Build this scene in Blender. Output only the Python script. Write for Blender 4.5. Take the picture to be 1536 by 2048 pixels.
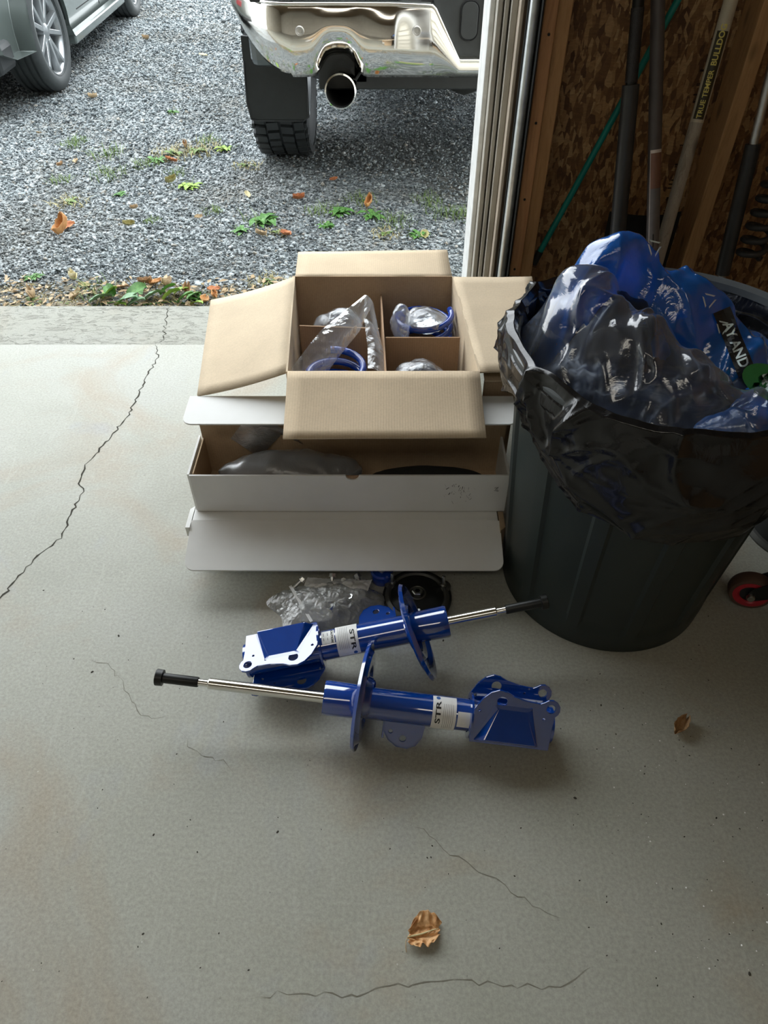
import bpy, bmesh, math, random
import numpy as np
from math import sin, cos, pi, radians, atan2, sqrt, exp
from mathutils import Vector, Matrix, noise
from mathutils.bvhtree import BVHTree
for o in list(bpy.data.objects): bpy.data.objects.remove(o)
scene = bpy.context.scene
C = scene.collection
random.seed(7)

# ---------------------------------------------------------------- camera, sky, exposure
CAM_H = 1.25
cd = bpy.data.cameras.new('camera'); cam = bpy.data.objects.new('camera', cd); C.objects.link(cam)
cam.location = (0, 0, CAM_H); cam.rotation_euler = (radians(90 - 44.6), 0, 0)
cd.sensor_fit = 'VERTICAL'; cd.sensor_height = 36.0; cd.lens = 36.0 * 1390 / 2048
cd.clip_start = 0.02; cd.clip_end = 200
scene.camera = cam
w = bpy.data.worlds.new('overcast_sky'); scene.world = w; w.use_nodes = True
nt = w.node_tree; bg = nt.nodes['Background']
tc = nt.nodes.new('ShaderNodeTexCoord'); sx = nt.nodes.new('ShaderNodeSeparateXYZ'); cr = nt.nodes.new('ShaderNodeValToRGB')
nt.links.new(tc.outputs['Generated'], sx.inputs[0]); nt.links.new(sx.outputs['Z'], cr.inputs[0]); nt.links.new(cr.outputs[0], bg.inputs[0])
cr.color_ramp.elements[0].position = 0.0; cr.color_ramp.elements[0].color = (0.93, 0.97, 1.0, 1)
cr.color_ramp.elements[1].position = 0.8; cr.color_ramp.elements[1].color = (0.90, 0.96, 1.0, 1)
bg.inputs[1].default_value = 3.4
scene.view_settings.view_transform = 'Standard'; scene.view_settings.look = 'None'
scene.view_settings.gamma = 1; scene.view_settings.use_curve_mapping = False
scene.view_settings.exposure = 0.79

# fill lamp added behind the viewer to brighten the interior (housing built with the shell)
ld = bpy.data.lights.new('fill_light', 'AREA'); ld.shape = 'RECTANGLE'; ld.size = 2.4; ld.size_y = .5; ld.energy = 6.5; ld.color = (1.0, .93, .80)
lo_ = bpy.data.objects.new('fill_light', ld); C.objects.link(lo_); lo_.location = (-.6, -1.0, 2.80)

# ---------------------------------------------------------------- materials
def newmat(name):
    m = bpy.data.materials.new(name); m.use_nodes = True
    return m, m.node_tree, m.node_tree.nodes['Principled BSDF']
def N(t, kind, **kw):
    n = t.nodes.new(kind)
    for k, v in kw.items():
        if k.startswith('i_'):
            key = k[2:]
            n.inputs[int(key) if key.isdigit() else key].default_value = v
        else: setattr(n, k, v)
    return n
def ramp(t, src, stops):
    r = N(t, 'ShaderNodeValToRGB'); e = r.color_ramp.elements
    while len(e) < len(stops): e.new(0.5)
    for i, (p, c) in enumerate(stops):
        e[i].position = p; e[i].color = (c[0], c[1], c[2], 1) if hasattr(c, '__len__') else (c, c, c, 1)
    t.links.new(src, r.inputs[0]); return r.outputs[0]
def coords(t, scale=(1, 1, 1), rot=(0, 0, 0), kind='Object'):
    tcn = N(t, 'ShaderNodeTexCoord'); mp = N(t, 'ShaderNodeMapping')
    mp.inputs['Scale'].default_value = scale; mp.inputs['Rotation'].default_value = rot
    t.links.new(tcn.outputs[kind], mp.inputs[0]); return mp.outputs[0]
def tnoise(t, v, scale, detail=5, rough=.6, dist=0):
    n = N(t, 'ShaderNodeTexNoise'); n.inputs['Scale'].default_value = scale; n.inputs['Detail'].default_value = detail
    n.inputs['Roughness'].default_value = rough; n.inputs['Distortion'].default_value = dist
    if v is not None: t.links.new(v, n.inputs['Vector'])
    return n.outputs['Fac']
def tvor(t, v, scale, feature='F1', out='Distance', rnd=1):
    n = N(t, 'ShaderNodeTexVoronoi', feature=feature); n.inputs['Scale'].default_value = scale; n.inputs['Randomness'].default_value = rnd
    if v is not None: t.links.new(v, n.inputs['Vector'])
    return n.outputs[out]
def mixc(t, fac, a, b, mode='MIX'):
    m = N(t, 'ShaderNodeMix', data_type='RGBA', blend_type=mode)
    for i, x in ((0, fac), (6, a), (7, b)):
        if isinstance(x, bpy.types.NodeSocket): t.links.new(x, m.inputs[i])
        elif isinstance(x, (int, float)): m.inputs[i].default_value = x
        else: m.inputs[i].default_value = (x[0], x[1], x[2], 1)
    return m.outputs[2]
def mth(t, op, a, b=0.0):
    m = N(t, 'ShaderNodeMath', operation=op)
    for i, x in ((0, a), (1, b)):
        if isinstance(x, bpy.types.NodeSocket): t.links.new(x, m.inputs[i])
        else: m.inputs[i].default_value = x
    return m.outputs[0]
def bump(t, b, h, strength=.3, dist=.005):
    n = N(t, 'ShaderNodeBump'); n.inputs['Strength'].default_value = strength; n.inputs['Distance'].default_value = dist
    t.links.new(h, n.inputs['Height']); t.links.new(n.outputs[0], b.inputs['Normal'])
def plain(name, col, rough=.5, metal=0, spec=.5, var=.12, vs=30, bmp=0, coat=0):
    m, t, b = newmat(name)
    v = coords(t); n = tnoise(t, v, vs, 4)
    lo = tuple(c * (1 - var) for c in col); hi = tuple(min(1, c * (1 + var)) for c in col)
    t.links.new(ramp(t, n, [(.3, lo), (.7, hi)]), b.inputs['Base Color'])
    b.inputs['Roughness'].default_value = rough; b.inputs['Metallic'].default_value = metal
    b.inputs['Specular IOR Level'].default_value = spec; b.inputs['Coat Weight'].default_value = coat
    b.inputs['Coat Roughness'].default_value = .04
    if bmp: bump(t, b, tnoise(t, v, vs * 4, 4), bmp, .002)
    return m

def m_concrete(name, rough_apron=False):
    m, t, b = newmat(name); v = coords(t)
    big = tnoise(t, v, 1.3, 4, .55, .4); mid = tnoise(t, v, 7, 6, .65, .3); fine = tnoise(t, v, 160, 3, .7)
    base = ramp(t, big, [(.3, (.315, .318, .268)), (.5, (.36, .362, .308)), (.72, (.375, .382, .35))])
    base = mixc(t, ramp(t, mid, [(.35, .0), (.75, .5)]), base, (.40, .40, .355))
    warm = ramp(t, tnoise(t, v, 2.1, 5, .6, 1.0), [(.5, 0), (.66, .6)])
    base = mixc(t, warm, base, (.345, .285, .205))
    blue = ramp(t, tnoise(t, coords(t, (1, 1, 1), (0, 0, 1)), 3.3, 4, .6, .6), [(.6, 0), (.72, .4)])
    base = mixc(t, blue, base, (.315, .335, .365))
    base = mixc(t, .55, base, ramp(t, fine, [(.3, (.64, .64, .63)), (.7, (1.16, 1.16, 1.16))]), 'MULTIPLY')
    streak = ramp(t, tnoise(t, coords(t, (26, 5, 1), (0, 0, .6)), 1, 6, .7, 1.6), [(.58, 0), (.72, .32)])
    base = mixc(t, streak, base, (.46, .46, .41))
    pits = ramp(t, tvor(t, v, 38), [(.0, 1), (.035, 1), (.05, 0)])
    pits = mth(t, 'MULTIPLY', pits, ramp(t, tnoise(t, v, 9, 2), [(.5, 0), (.56, 1)]))
    base = mixc(t, mth(t, 'MULTIPLY', pits, .7), base, (.1, .095, .075))
    lightp = ramp(t, tvor(t, coords(t, (1, 1, 1), (0, 0, .5)), 30), [(.0, 1), (.03, 1), (.05, 0)])
    lightp = mth(t, 'MULTIPLY', lightp, ramp(t, tnoise(t, v, 6, 2), [(.53, 0), (.57, 1)]))
    base = mixc(t, mth(t, 'MULTIPLY', lightp, .6), base, (.6, .6, .55))
    h = mth(t, 'ADD', mth(t, 'MULTIPLY', fine, .4), mth(t, 'MULTIPLY', mid, .8))
    if rough_apron:
        chip = ramp(t, tnoise(t, coords(t, (16, 42, 16), (0, 0, .1)), 1.2, 5, .7, 1.2), [(.42, 0), (.47, 1)])
        msk = ramp(t, tnoise(t, coords(t, (5, 11, 5)), 1.2, 5, .7), [(.40, 1), (.55, 0)])
        sp = mth(t, 'MAXIMUM', chip, msk)
        base = mixc(t, mth(t, 'MULTIPLY', mth(t, 'SUBTRACT', 1.0, sp), .65), base, (.15, .145, .12))
        base = mixc(t, .5, base, (.27, .27, .235))
        h = mth(t, 'ADD', h, mth(t, 'MULTIPLY', sp, 2.0))
    t.links.new(base, b.inputs['Base Color'])
    t.links.new(ramp(t, big, [(.3, .5), (.7, .36)]) if not rough_apron else ramp(t, big, [(.3, .8), (.7, .7)]), b.inputs['Roughness'])
    b.inputs['Specular IOR Level'].default_value = .30 if not rough_apron else .25
    bump(t, b, h, .25 if not rough_apron else .6, .004)
    return m

def m_wood(name, a, bcol, scale=(14, 14, 1.2)):
    m, t, b = newmat(name); v = coords(t, scale)
    n = tnoise(t, v, 3, 6, .65, 1.2)
    col = ramp(t, n, [(.3, a), (.5, bcol), (.7, tuple(c * .8 for c in a))])
    kn = ramp(t, tvor(t, coords(t, (9, 9, 4)), 1.0), [(.06, 1), (.13, 0)])
    col = mixc(t, mth(t, 'MULTIPLY', kn, .7), col, tuple(c * .3 for c in a))
    t.links.new(col, b.inputs['Base Color']); b.inputs['Roughness'].default_value = .75; bump(t, b, n, .2, .003)
    return m
def m_osb(name):
    m, t, b = newmat(name)
    tcn = N(t, 'ShaderNodeTexCoord'); col = None; hs = None
    for i, (rt, sc) in enumerate(((.4, 24), (-.7, 30), (1.5, 22), (2.4, 36))):
        mp = N(t, 'ShaderNodeMapping'); mp.inputs['Rotation'].default_value = (0, rt, 0); mp.inputs['Scale'].default_value = (sc * 2.6, sc, sc)
        mp.inputs['Location'].default_value = (i * 3.1, i, i * 1.7)
        t.links.new(tcn.outputs['Object'], mp.inputs[0])
        vn = N(t, 'ShaderNodeTexVoronoi'); vn.inputs['Scale'].default_value = 1; t.links.new(mp.outputs[0], vn.inputs['Vector'])
        s = N(t, 'ShaderNodeSeparateColor'); t.links.new(vn.outputs['Color'], s.inputs[0])
        c = ramp(t, s.outputs[0], [(0, (.10, .045, .018)), (.4, (.24, .125, .05)), (.75, (.40, .23, .10)), (1, (.50, .33, .16))])
        if col is None: col = c; hs = s.outputs[1]
        else:
            sel = ramp(t, s.outputs[1], [(.5, 0), (.52, 1)])
            col = mixc(t, sel, col, c); hs = mth(t, 'MAXIMUM', hs, s.outputs[2])
    gr = tnoise(t, coords(t, (60, 60, 240), (0, .5, 0)), 1, 3)
    col = mixc(t, .6, col, ramp(t, gr, [(.3, (.5, .5, .5)), (.7, (1.1, 1.1, 1.1))]), 'MULTIPLY')
    t.links.new(col, b.inputs['Base Color']); b.inputs['Roughness'].default_value = .65; bump(t, b, hs, .35, .004)
    return m
def m_card(name, col, flute=(1, 0, 0)):
    m, t, b = newmat(name); v = coords(t)
    n = tnoise(t, v, 6, 5, .6); f = tnoise(t, v, 220, 3)
    c = ramp(t, n, [(.3, tuple(x * .9 for x in col)), (.7, tuple(x * 1.07 for x in col))])
    c = mixc(t, .5, c, ramp(t, f, [(.3, (.85, .85, .85)), (.7, (1.08, 1.08, 1.08))]), 'MULTIPLY')
    wv = N(t, 'ShaderNodeTexWave', bands_direction='X'); wv.inputs['Scale'].default_value = 55; wv.inputs['Distortion'].default_value = .6
    mp = coords(t, (1, 1, 1), (0, 0, 0) if flute[0] else (0, 0, pi / 2)); t.links.new(mp, wv.inputs['Vector'])
    c = mixc(t, .22, c, ramp(t, wv.outputs['Fac'], [(.2, (.84, .84, .84)), (.8, (1.05, 1.05, 1.05))]), 'MULTIPLY')
    t.links.new(c, b.inputs['Base Color']); b.inputs['Roughness'].default_value = .8; b.inputs['Specular IOR Level'].default_value = .2
    bump(t, b, wv.outputs['Fac'], .12, .001)
    return m
def m_white_card(name):
    m, t, b = newmat(name); v = coords(t)
    c = ramp(t, tnoise(t, v, 5, 5, .6), [(.3, (.70, .70, .67)), (.7, (.78, .78, .76))])
    t.links.new(c, b.inputs['Base Color']); b.inputs['Roughness'].default_value = .5; b.inputs['Specular IOR Level'].default_value = .35
    bump(t, b, tnoise(t, v, 14, 3), .08, .004)
    return m
def m_film(name, tint, clear=.75, gl=.1, diff=(.8, .85, .9), dfac=.5, crease=60, bs=.55, gk=2.2):
    m = bpy.data.materials.new(name); m.use_nodes = True; t = m.node_tree; t.nodes.clear()
    out = N(t, 'ShaderNodeOutputMaterial'); tr = N(t, 'ShaderNodeBsdfTransparent'); tr.inputs[0].default_value = (*tint, 1)
    g = N(t, 'ShaderNodeBsdfGlossy'); g.inputs['Roughness'].default_value = gl; g.inputs[0].default_value = (1, 1, 1, 1)
    d = N(t, 'ShaderNodeBsdfDiffuse'); d.inputs[0].default_value = (*diff, 1)
    tl = N(t, 'ShaderNodeBsdfTranslucent'); tl.inputs[0].default_value = (*diff, 1)
    v = coords(t); h = mth(t, 'ADD', tvor(t, v, crease, 'SMOOTH_F1'), mth(t, 'MULTIPLY', tnoise(t, v, crease * .6, 5, .6, 1.5), .9))
    bp = N(t, 'ShaderNodeBump'); bp.inputs['Strength'].default_value = bs; bp.inputs['Distance'].default_value = .006
    t.links.new(h, bp.inputs['Height'])
    for n in (g, d, tl): t.links.new(bp.outputs[0], n.inputs['Normal'])
    fr = N(t, 'ShaderNodeFresnel'); fr.inputs[0].default_value = 1.55; t.links.new(bp.outputs[0], fr.inputs['Normal'])
    md = N(t, 'ShaderNodeMixShader'); md.inputs[0].default_value = .5; t.links.new(d.outputs[0], md.inputs[1]); t.links.new(tl.outputs[0], md.inputs[2])
    m1 = N(t, 'ShaderNodeMixShader'); t.links.new(md.outputs[0], m1.inputs[1]); t.links.new(tr.outputs[0], m1.inputs[2])
    lw = N(t, 'ShaderNodeLayerWeight'); lw.inputs[0].default_value = .35; t.links.new(bp.outputs[0], lw.inputs['Normal'])
    cl = mth(t, 'SUBTRACT', clear, mth(t, 'MULTIPLY', lw.outputs['Facing'], dfac)); t.links.new(cl, m1.inputs[0])
    m2 = N(t, 'ShaderNodeMixShader'); t.links.new(mth(t, 'MINIMUM', mth(t, 'MULTIPLY', fr.outputs[0], gk), .9), m2.inputs[0])
    t.links.new(m1.outputs[0], m2.inputs[1]); t.links.new(g.outputs[0], m2.inputs[2]); t.links.new(m2.outputs[0], out.inputs[0])
    return m
def m_blackbag(name):
    m, t, b = newmat(name); v = coords(t, (1, 1, .55), (.3, .2, 0))
    b.inputs['Base Color'].default_value = (.007, .007, .0075, 1); b.inputs['Roughness'].default_value = .17
    b.inputs['Specular IOR Level'].default_value = .5
    h = mth(t, 'ADD', tvor(t, v, 26, 'SMOOTH_F1'), mth(t, 'MULTIPLY', tnoise(t, v, 22, 5, .55, 1.6), .8))
    bump(t, b, h, .3, .006)
    return m
def m_gravel(name):
    m, t, b = newmat(name); g = N(t, 'ShaderNodeNewGeometry')
    c = ramp(t, g.outputs['Random Per Island'], [(0, (.055, .068, .073)), (.35, (.14, .165, .175)), (.7, (.28, .32, .33)), (.9, (.47, .52, .53)), (.97, (.30, .27, .22)), (1, (.6, .62, .62))])
    n = tnoise(t, coords(t), 1.1, 4, .6, .4)
    c = mixc(t, ramp(t, n, [(.5, 0), (.68, .35)]), c, (.20, .18, .14))
    t.links.new(c, b.inputs['Base Color']); b.inputs['Roughness'].default_value = .6
    return m
def m_ground(name):
    m, t, b = newmat(name); v = coords(t)
    vo = N(t, 'ShaderNodeTexVoronoi'); vo.inputs['Scale'].default_value = 75; t.links.new(v, vo.inputs['Vector'])
    s = N(t, 'ShaderNodeSeparateColor'); t.links.new(vo.outputs['Color'], s.inputs[0])
    c = ramp(t, s.outputs[0], [(0, (.09, .10, .105)), (.5, (.26, .285, .29)), (1, (.48, .51, .52))])
    c = mixc(t, ramp(t, tnoise(t, v, 1.6, 4), [(.45, 0), (.65, .6)]), c, (.13, .115, .085))
    t.links.new(c, b.inputs['Base Color']); b.inputs['Roughness'].default_value = .85
    bump(t, b, vo.outputs['Distance'], -.8, .012)
    return m
def m_leaf(name, a, bcol, cc):
    m, t, b = newmat(name); v = coords(t)
    n = tnoise(t, v, 60, 5, .65)
    c = ramp(t, n, [(.28, a), (.5, bcol), (.75, cc)])
    t.links.new(c, b.inputs['Base Color']); b.inputs['Roughness'].default_value = .6
    bump(t, b, tnoise(t, v, 220, 4, .6), .5, .003)
    return m
def m_plasticblack(name):
    m, t, b = newmat(name); v = coords(t)
    sc = ramp(t, tnoise(t, coords(t, (60, 60, 9), (.2, .1, .4)), 1, 4, .8, 3), [(.70, 0), (.78, .5)])
    sc = mth(t, 'MULTIPLY', sc, ramp(t, tnoise(t, v, 7, 3), [(.5, 0), (.65, 1)]))
    c = mixc(t, sc, (.017, .024, .022), (.16, .17, .165)); t.links.new(c, b.inputs['Base Color'])
    b.inputs['Roughness'].default_value = .45; bump(t, b, tnoise(t, v, 240, 3), .15, .001)
    return m
def m_chrome(name, rough=.05, col=(.80, .79, .76)):
    m, t, b = newmat(name); b.inputs['Base Color'].default_value = (*col, 1); b.inputs['Metallic'].default_value = 1
    t.links.new(ramp(t, tnoise(t, coords(t), 9, 4), [(.3, rough), (.8, rough * 2.5)]), b.inputs['Roughness'])
    return m

M = {}
M['floor'] = m_concrete('sealed_concrete'); M['apron'] = m_concrete('spalled_concrete', True)
M['crack'] = plain('crack_shade_grit', (.05, .047, .038), .9, spec=.1); M['crack_light'] = plain('hairline_crack', (.19, .18, .145), .9, spec=.1)  # dark tone paints the shaded depth of the cracks; also colours grit
M['stud'] = m_wood('framing_lumber', (.36, .20, .085), (.45, .27, .125)); M['stud_red'] = m_wood('reddish_lumber', (.44, .22, .10), (.52, .29, .14))
M['osb'] = m_osb('oriented_strand_board')
M['vinyl'] = plain('white_vinyl', (.78, .79, .78), .4); M['beige'] = plain('beige_vinyl', (.42, .40, .35), .45, vs=8); M['beige2'] = plain('tan_seal', (.42, .36, .29), .5, vs=8)
M['siding'] = plain('siding', (.55, .52, .44), .55, vs=3); M['drywall'] = plain('ceiling_board', (.46, .43, .36), .8, vs=3)
M['galv'] = plain('galvanised_steel', (.62, .65, .66), .35, metal=.85, vs=40)
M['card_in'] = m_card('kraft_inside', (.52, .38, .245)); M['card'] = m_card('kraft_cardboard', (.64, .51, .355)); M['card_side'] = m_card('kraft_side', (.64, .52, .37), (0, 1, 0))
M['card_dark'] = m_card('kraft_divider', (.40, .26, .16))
M['white'] = m_white_card('white_cardboard'); M['edge'] = plain('corrugated_edge', (.42, .31, .2), .9)
M['blue'] = plain('gloss_blue_paint', (.002, .048, .30), .12, spec=.4, var=.05, coat=.5)
M['blue'].node_tree.nodes['Principled BSDF'].inputs['Coat Weight'].default_value = 1; M['blue'].node_tree.nodes['Principled BSDF'].inputs['Coat IOR'].default_value = 2.1
M['blue_coil'] = plain('blue_powder_coat', (.004, .05, .36), .22, var=.05, coat=.8)
M['rod'] = m_chrome('polished_rod', .10, (.78, .77, .73)); M['chrome'] = m_chrome('bumper_chrome', .05, (.82, .79, .74))
M['dark_metal'] = plain('black_oxide', (.018, .019, .018), .4, metal=.4); M['steel'] = plain('zinc_steel', (.55, .56, .55), .28, metal=1)
M['casting'] = plain('grey_casting', (.11, .11, .10), .5, metal=.6); M['rubber'] = plain('black_rubber', (.022, .024, .024), .75, bmp=.2)
M['label'] = plain('white_label', (.80, .80, .78), .45); M['ink'] = plain('black_ink', (.012, .012, .012), .5)
M['bluink'] = plain('blue_ink', (.02, .1, .35), .5); M['line'] = plain('grey_ink', (.2, .2, .2), .6)
M['bag'] = m_blackbag('black_bin_liner'); M['can'] = m_plasticblack('scuffed_black_plastic')
M['clear'] = m_film('clear_film', (.93, .95, .96), .82, .12, (.82, .87, .92), .7, 60)
M['clear2'] = m_film('thick_clear_film', (.86, .91, .97), .90, .08, (.42, .47, .56), .5, 24, bs=.35, gk=1.7)
M['bluefilm'] = m_film('blue_film', (.10, .42, .85), .34, .09, (.02, .22, .78), .3, 26, bs=.4, gk=1.7)
M['bluefilm2'] = m_film('pale_blue_film', (.35, .62, .92), .45, .12, (.10, .34, .72), .3, 40)
M['greyfilm'] = m_film('grey_foam_film', (.5, .51, .52), .30, .3, (.42, .43, .45), .3, 26)
M['crink'] = m_film('crinkled_film', (.95, .96, .95), .62, .12, (.85, .87, .85), .6, 130)
M['gravel'] = m_gravel('crushed_stone'); M['ground'] = m_ground('gravel_fines')
M['tire'] = plain('tyre_rubber', (.030, .034, .036), .6, bmp=.15); M['tire_grey'] = plain('dusty_tyre_rubber', (.055, .062, .062), .6, bmp=.15)
M['carpaint'] = plain('grey_car_paint', (.14, .165, .155), .3, metal=.3, coat=.6, var=.04, vs=5)
M['alloy'] = plain('alloy_wheel', (.42, .44, .45), .3, metal=.8, var=.05); M['alloy_dark'] = plain('dark_wheel_inside', (.05, .055, .055), .6)
M['bplastic'] = plain('black_trim_plastic', (.02, .023, .024), .45, bmp=.1); M['glass'] = plain('dark_glass', (.01, .012, .013), .05, coat=1)
M['truckpaint'] = plain('grey_truck_paint', (.10, .12, .13), .25, coat=1, var=.04, vs=5); M['soot'] = plain('soot', (.006, .006, .006), .95)
M['plate'] = plain('white_plate', (.6, .65, .7), .35)
M['teal'] = plain('teal_plastic', (.0, .20, .17), .45); M['handle_black'] = plain('black_handle', (.035, .037, .04), .4); M['handle_grey'] = plain('graphite_handle', (.085, .075, .075), .45)
M['ash'] = m_wood('weathered_ash', (.30, .26, .21), (.40, .36, .30), (30, 30, 2)); M['sticker_black'] = plain('black_sticker', (.03, .026, .012), .4)
M['sticker_clear'] = plain('pale_sticker', (.50, .46, .36), .4); M['yellow'] = plain('yellow_print', (.70, .62, .16), .5); M['brown_label'] = plain('brown_label', (.19, .09, .06), .4)
M['grey_label'] = plain('grey_label', (.14, .13, .13), .4); M['pale'] = plain('pale_print', (.62, .56, .52), .5)
M['red'] = plain('red_urethane', (.42, .02, .035), .35); M['red_dark'] = plain('dirty_tread', (.09, .05, .035), .6)
M['green'] = plain('green_print', (.03, .22, .06), .45); M['wprint'] = plain('white_print', (.62, .72, .72), .45)
M['stencil'] = plain('stencil_ink', (.030, .016, .008), .8)
LEAF = [m_leaf('tan_leaf', (.30, .20, .11), (.44, .32, .18), (.55, .42, .26)), m_leaf('brown_leaf', (.22, .12, .05), (.38, .22, .10), (.46, .32, .18)),
        m_leaf('rust_leaf', (.26, .07, .02), (.44, .15, .05), (.52, .24, .09)), m_leaf('orange_leaf', (.38, .15, .04), (.55, .27, .09), (.62, .38, .17)),
        m_leaf('olive_leaf', (.22, .20, .07), (.38, .34, .14), (.48, .44, .22)), m_leaf('pale_yellow_leaf', (.50, .44, .22), (.62, .54, .30), (.68, .62, .42))]
M['main_leaf'] = m_leaf('crisp_leaf', (.34, .13, .035), (.62, .34, .14), (.74, .50, .27))
M['gleaf'] = m_leaf('green_leaf', (.035, .12, .02), (.08, .22, .04), (.15, .33, .08)); M['gleaf_pale'] = m_leaf('silver_green_leaf', (.13, .24, .12), (.20, .34, .19), (.28, .43, .27))
M['grass'] = m_leaf('grass_blade', (.07, .14, .03), (.14, .22, .055), (.24, .30, .10)); M['drygrass'] = m_leaf('dry_grass', (.28, .25, .10), (.38, .33, .15), (.46, .40, .22))
M['lime'] = m_leaf('lime_leaf', (.16, .30, .03), (.27, .44, .06), (.38, .52, .12))

# ---------------------------------------------------------------- mesh helpers
class MB:
    def __init__(s): s.v = []; s.f = []
    def add(s, vs, fs, mx=None):
        b = len(s.v)
        s.v += [tuple(mx @ Vector(p)) if mx is not None else tuple(p) for p in vs]
        s.f += [tuple(i + b for i in f) for f in fs]; return s
    def box(s, x0, x1, y0, y1, z0, z1, mx=None):
        vs = [(x, y, z) for z in (z0, z1) for y in (y0, y1) for x in (x0, x1)]
        return s.add(vs, [(0, 2, 3, 1), (4, 5, 7, 6), (0, 1, 5, 4), (2, 6, 7, 3), (0, 4, 6, 2), (1, 3, 7, 5)], mx)
    def prism(s, poly, t0, t1, mx=None):            # 2D polygon (x,y) extruded in z
        n = len(poly); vs = [(x, y, t0) for x, y in poly] + [(x, y, t1) for x, y in poly]
        fs = [tuple(range(n - 1, -1, -1)), tuple(range(n, 2 * n))] + [(i, (i + 1) % n, n + (i + 1) % n, n + i) for i in range(n)]
        return s.add(vs, fs, mx)
    def lathe(s, prof, seg=32, mx=None, caps=True, a0=0, a1=2 * pi):   # (r,z) about z
        full = abs(a1 - a0 - 2 * pi) < 1e-6; n = seg if full else seg + 1; vs = []
        for i in range(n):
            a = a0 + (a1 - a0) * i / seg
            for r, z in prof: vs.append((r * cos(a), r * sin(a), z))
        k = len(prof); fs = []
        for i in range(seg):
            j = (i + 1) % n
            for q in range(k - 1): fs.append((i * k + q, j * k + q, j * k + q + 1, i * k + q + 1))
        if caps and full:
            if prof[0][0] > 1e-6: fs.append(tuple(i * k for i in range(n - 1, -1, -1)))
            if prof[-1][0] > 1e-6: fs.append(tuple(i * k + k - 1 for i in range(n)))
        return s.add(vs, fs, mx)
    def tube(s, pts, r, seg=12, caps=True):
        pts = [Vector(p) for p in pts]; n = len(pts); rs = r if hasattr(r, '__len__') else [r] * n
        up = None; vs = []
        for i, p in enumerate(pts):
            d = (pts[min(i + 1, n - 1)] - pts[max(i - 1, 0)]).normalized()
            if up is None:
                up = Vector((0, 0, 1)) if abs(d.z) < .9 else Vector((1, 0, 0))
            up = (up - d * up.dot(d)).normalized(); b = d.cross(up)
            for q in range(seg):
                a = 2 * pi * q / seg; vs.append(tuple(p + (up * cos(a) + b * sin(a)) * rs[i]))
        fs = [(i * seg + q, i * seg + (q + 1) % seg, (i + 1) * seg + (q + 1) % seg, (i + 1) * seg + q) for i in range(n - 1) for q in range(seg)]
        if caps: fs += [tuple(range(seg - 1, -1, -1)), tuple((n - 1) * seg + q for q in range(seg))]
        return s.add(vs, fs)
    def grid(s, fn, nu, nv, close=False):
        vs = [fn(i / nu, j / nv) for j in range(nv + 1) for i in range(nu + 1)]
        fs = [(j * (nu + 1) + i, j * (nu + 1) + i + 1, (j + 1) * (nu + 1) + i + 1, (j + 1) * (nu + 1) + i) for j in range(nv) for i in range(nu)]
        return s.add(vs, fs)
def obj(name, mb, mat, parent=None, smooth=False, solid=0, bevel=0, label=None, mx=None, inv=True, offset=-1):
    me = bpy.data.meshes.new(name); me.from_pydata(mb.v, [], mb.f); me.update()
    if isinstance(mat, (list, tuple)):
        for m in mat: me.materials.append(m)
    else: me.materials.append(mat)
    bm = bmesh.new(); bm.from_mesh(me); bmesh.ops.recalc_face_normals(bm, faces=bm.faces); bm.to_mesh(me); bm.free()
    o = bpy.data.objects.new(name, me); C.objects.link(o)
    if parent is not None:
        o.parent = parent
        if inv: o.matrix_parent_inverse = world(parent).inverted()
    if mx is not None: o.matrix_basis = mx
    if solid:
        m = o.modifiers.new('thickness', 'SOLIDIFY'); m.thickness = solid; m.offset = offset
    if bevel:
        m = o.modifiers.new('edge', 'BEVEL'); m.width = bevel; m.segments = 2; m.limit_method = 'ANGLE'; m.angle_limit = radians(40)
    if smooth:
        me.polygons.foreach_set('use_smooth', [True] * len(me.polygons))
        if smooth != 'full':
            me.set_sharp_from_angle(angle=radians(38))
    if label: o['label'] = label
    return o
def world(o):
    m = o.matrix_basis.copy()
    while o.parent is not None:
        m = o.parent.matrix_basis @ o.matrix_parent_inverse @ m; o = o.parent
    return m
def tag(o, label, cat, group=None, kind=None):
    o['label'] = label; o['category'] = cat
    if group: o['group'] = group
    if kind: o['kind'] = kind
    return o
def thing(name, label, cat, loc=(0, 0, 0), group=None, mx=None):
    o = bpy.data.objects.new(name, None); C.objects.link(o); o.empty_display_size = .05
    if mx is not None: o.matrix_basis = mx
    else: o.location = loc
    bpy.context.view_layer.update() if False else None
    return tag(o, label, cat, group)
def struct(name, mb, mat, parent=None, label=None, **k):
    o = obj(name, mb, mat, parent, **k)
    if parent is None: o['kind'] = 'structure'
    if label: o['label'] = label
    return o
def text_mesh(s, size, bold=0.0):
    cu = bpy.data.curves.new('lettering', 'FONT'); cu.body = s; cu.size = size; cu.align_x = 'CENTER'; cu.align_y = 'CENTER'; cu.offset = bold; cu.resolution_u = 3
    o = bpy.data.objects.new('lettering', cu); C.objects.link(o)
    dg = bpy.context.evaluated_depsgraph_get(); dg.update(); me = o.evaluated_get(dg).to_mesh()
    bm = bmesh.new(); bm.from_mesh(me); bmesh.ops.triangulate(bm, faces=bm.faces[:]); 
    for _ in range(2):
        L = [e for e in bm.edges if e.calc_length() > size * .16]
        if L: bmesh.ops.subdivide_edges(bm, edges=L, cuts=1)
    bmesh.ops.triangulate(bm, faces=bm.faces[:])
    mb = MB(); mb.v = [tuple(v.co) for v in bm.verts]; mb.f = [tuple(v.index for v in f.verts) for f in bm.faces]
    bm.free(); o.evaluated_get(dg).to_mesh_clear(); bpy.data.objects.remove(o); bpy.data.curves.remove(cu)
    return mb
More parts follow.
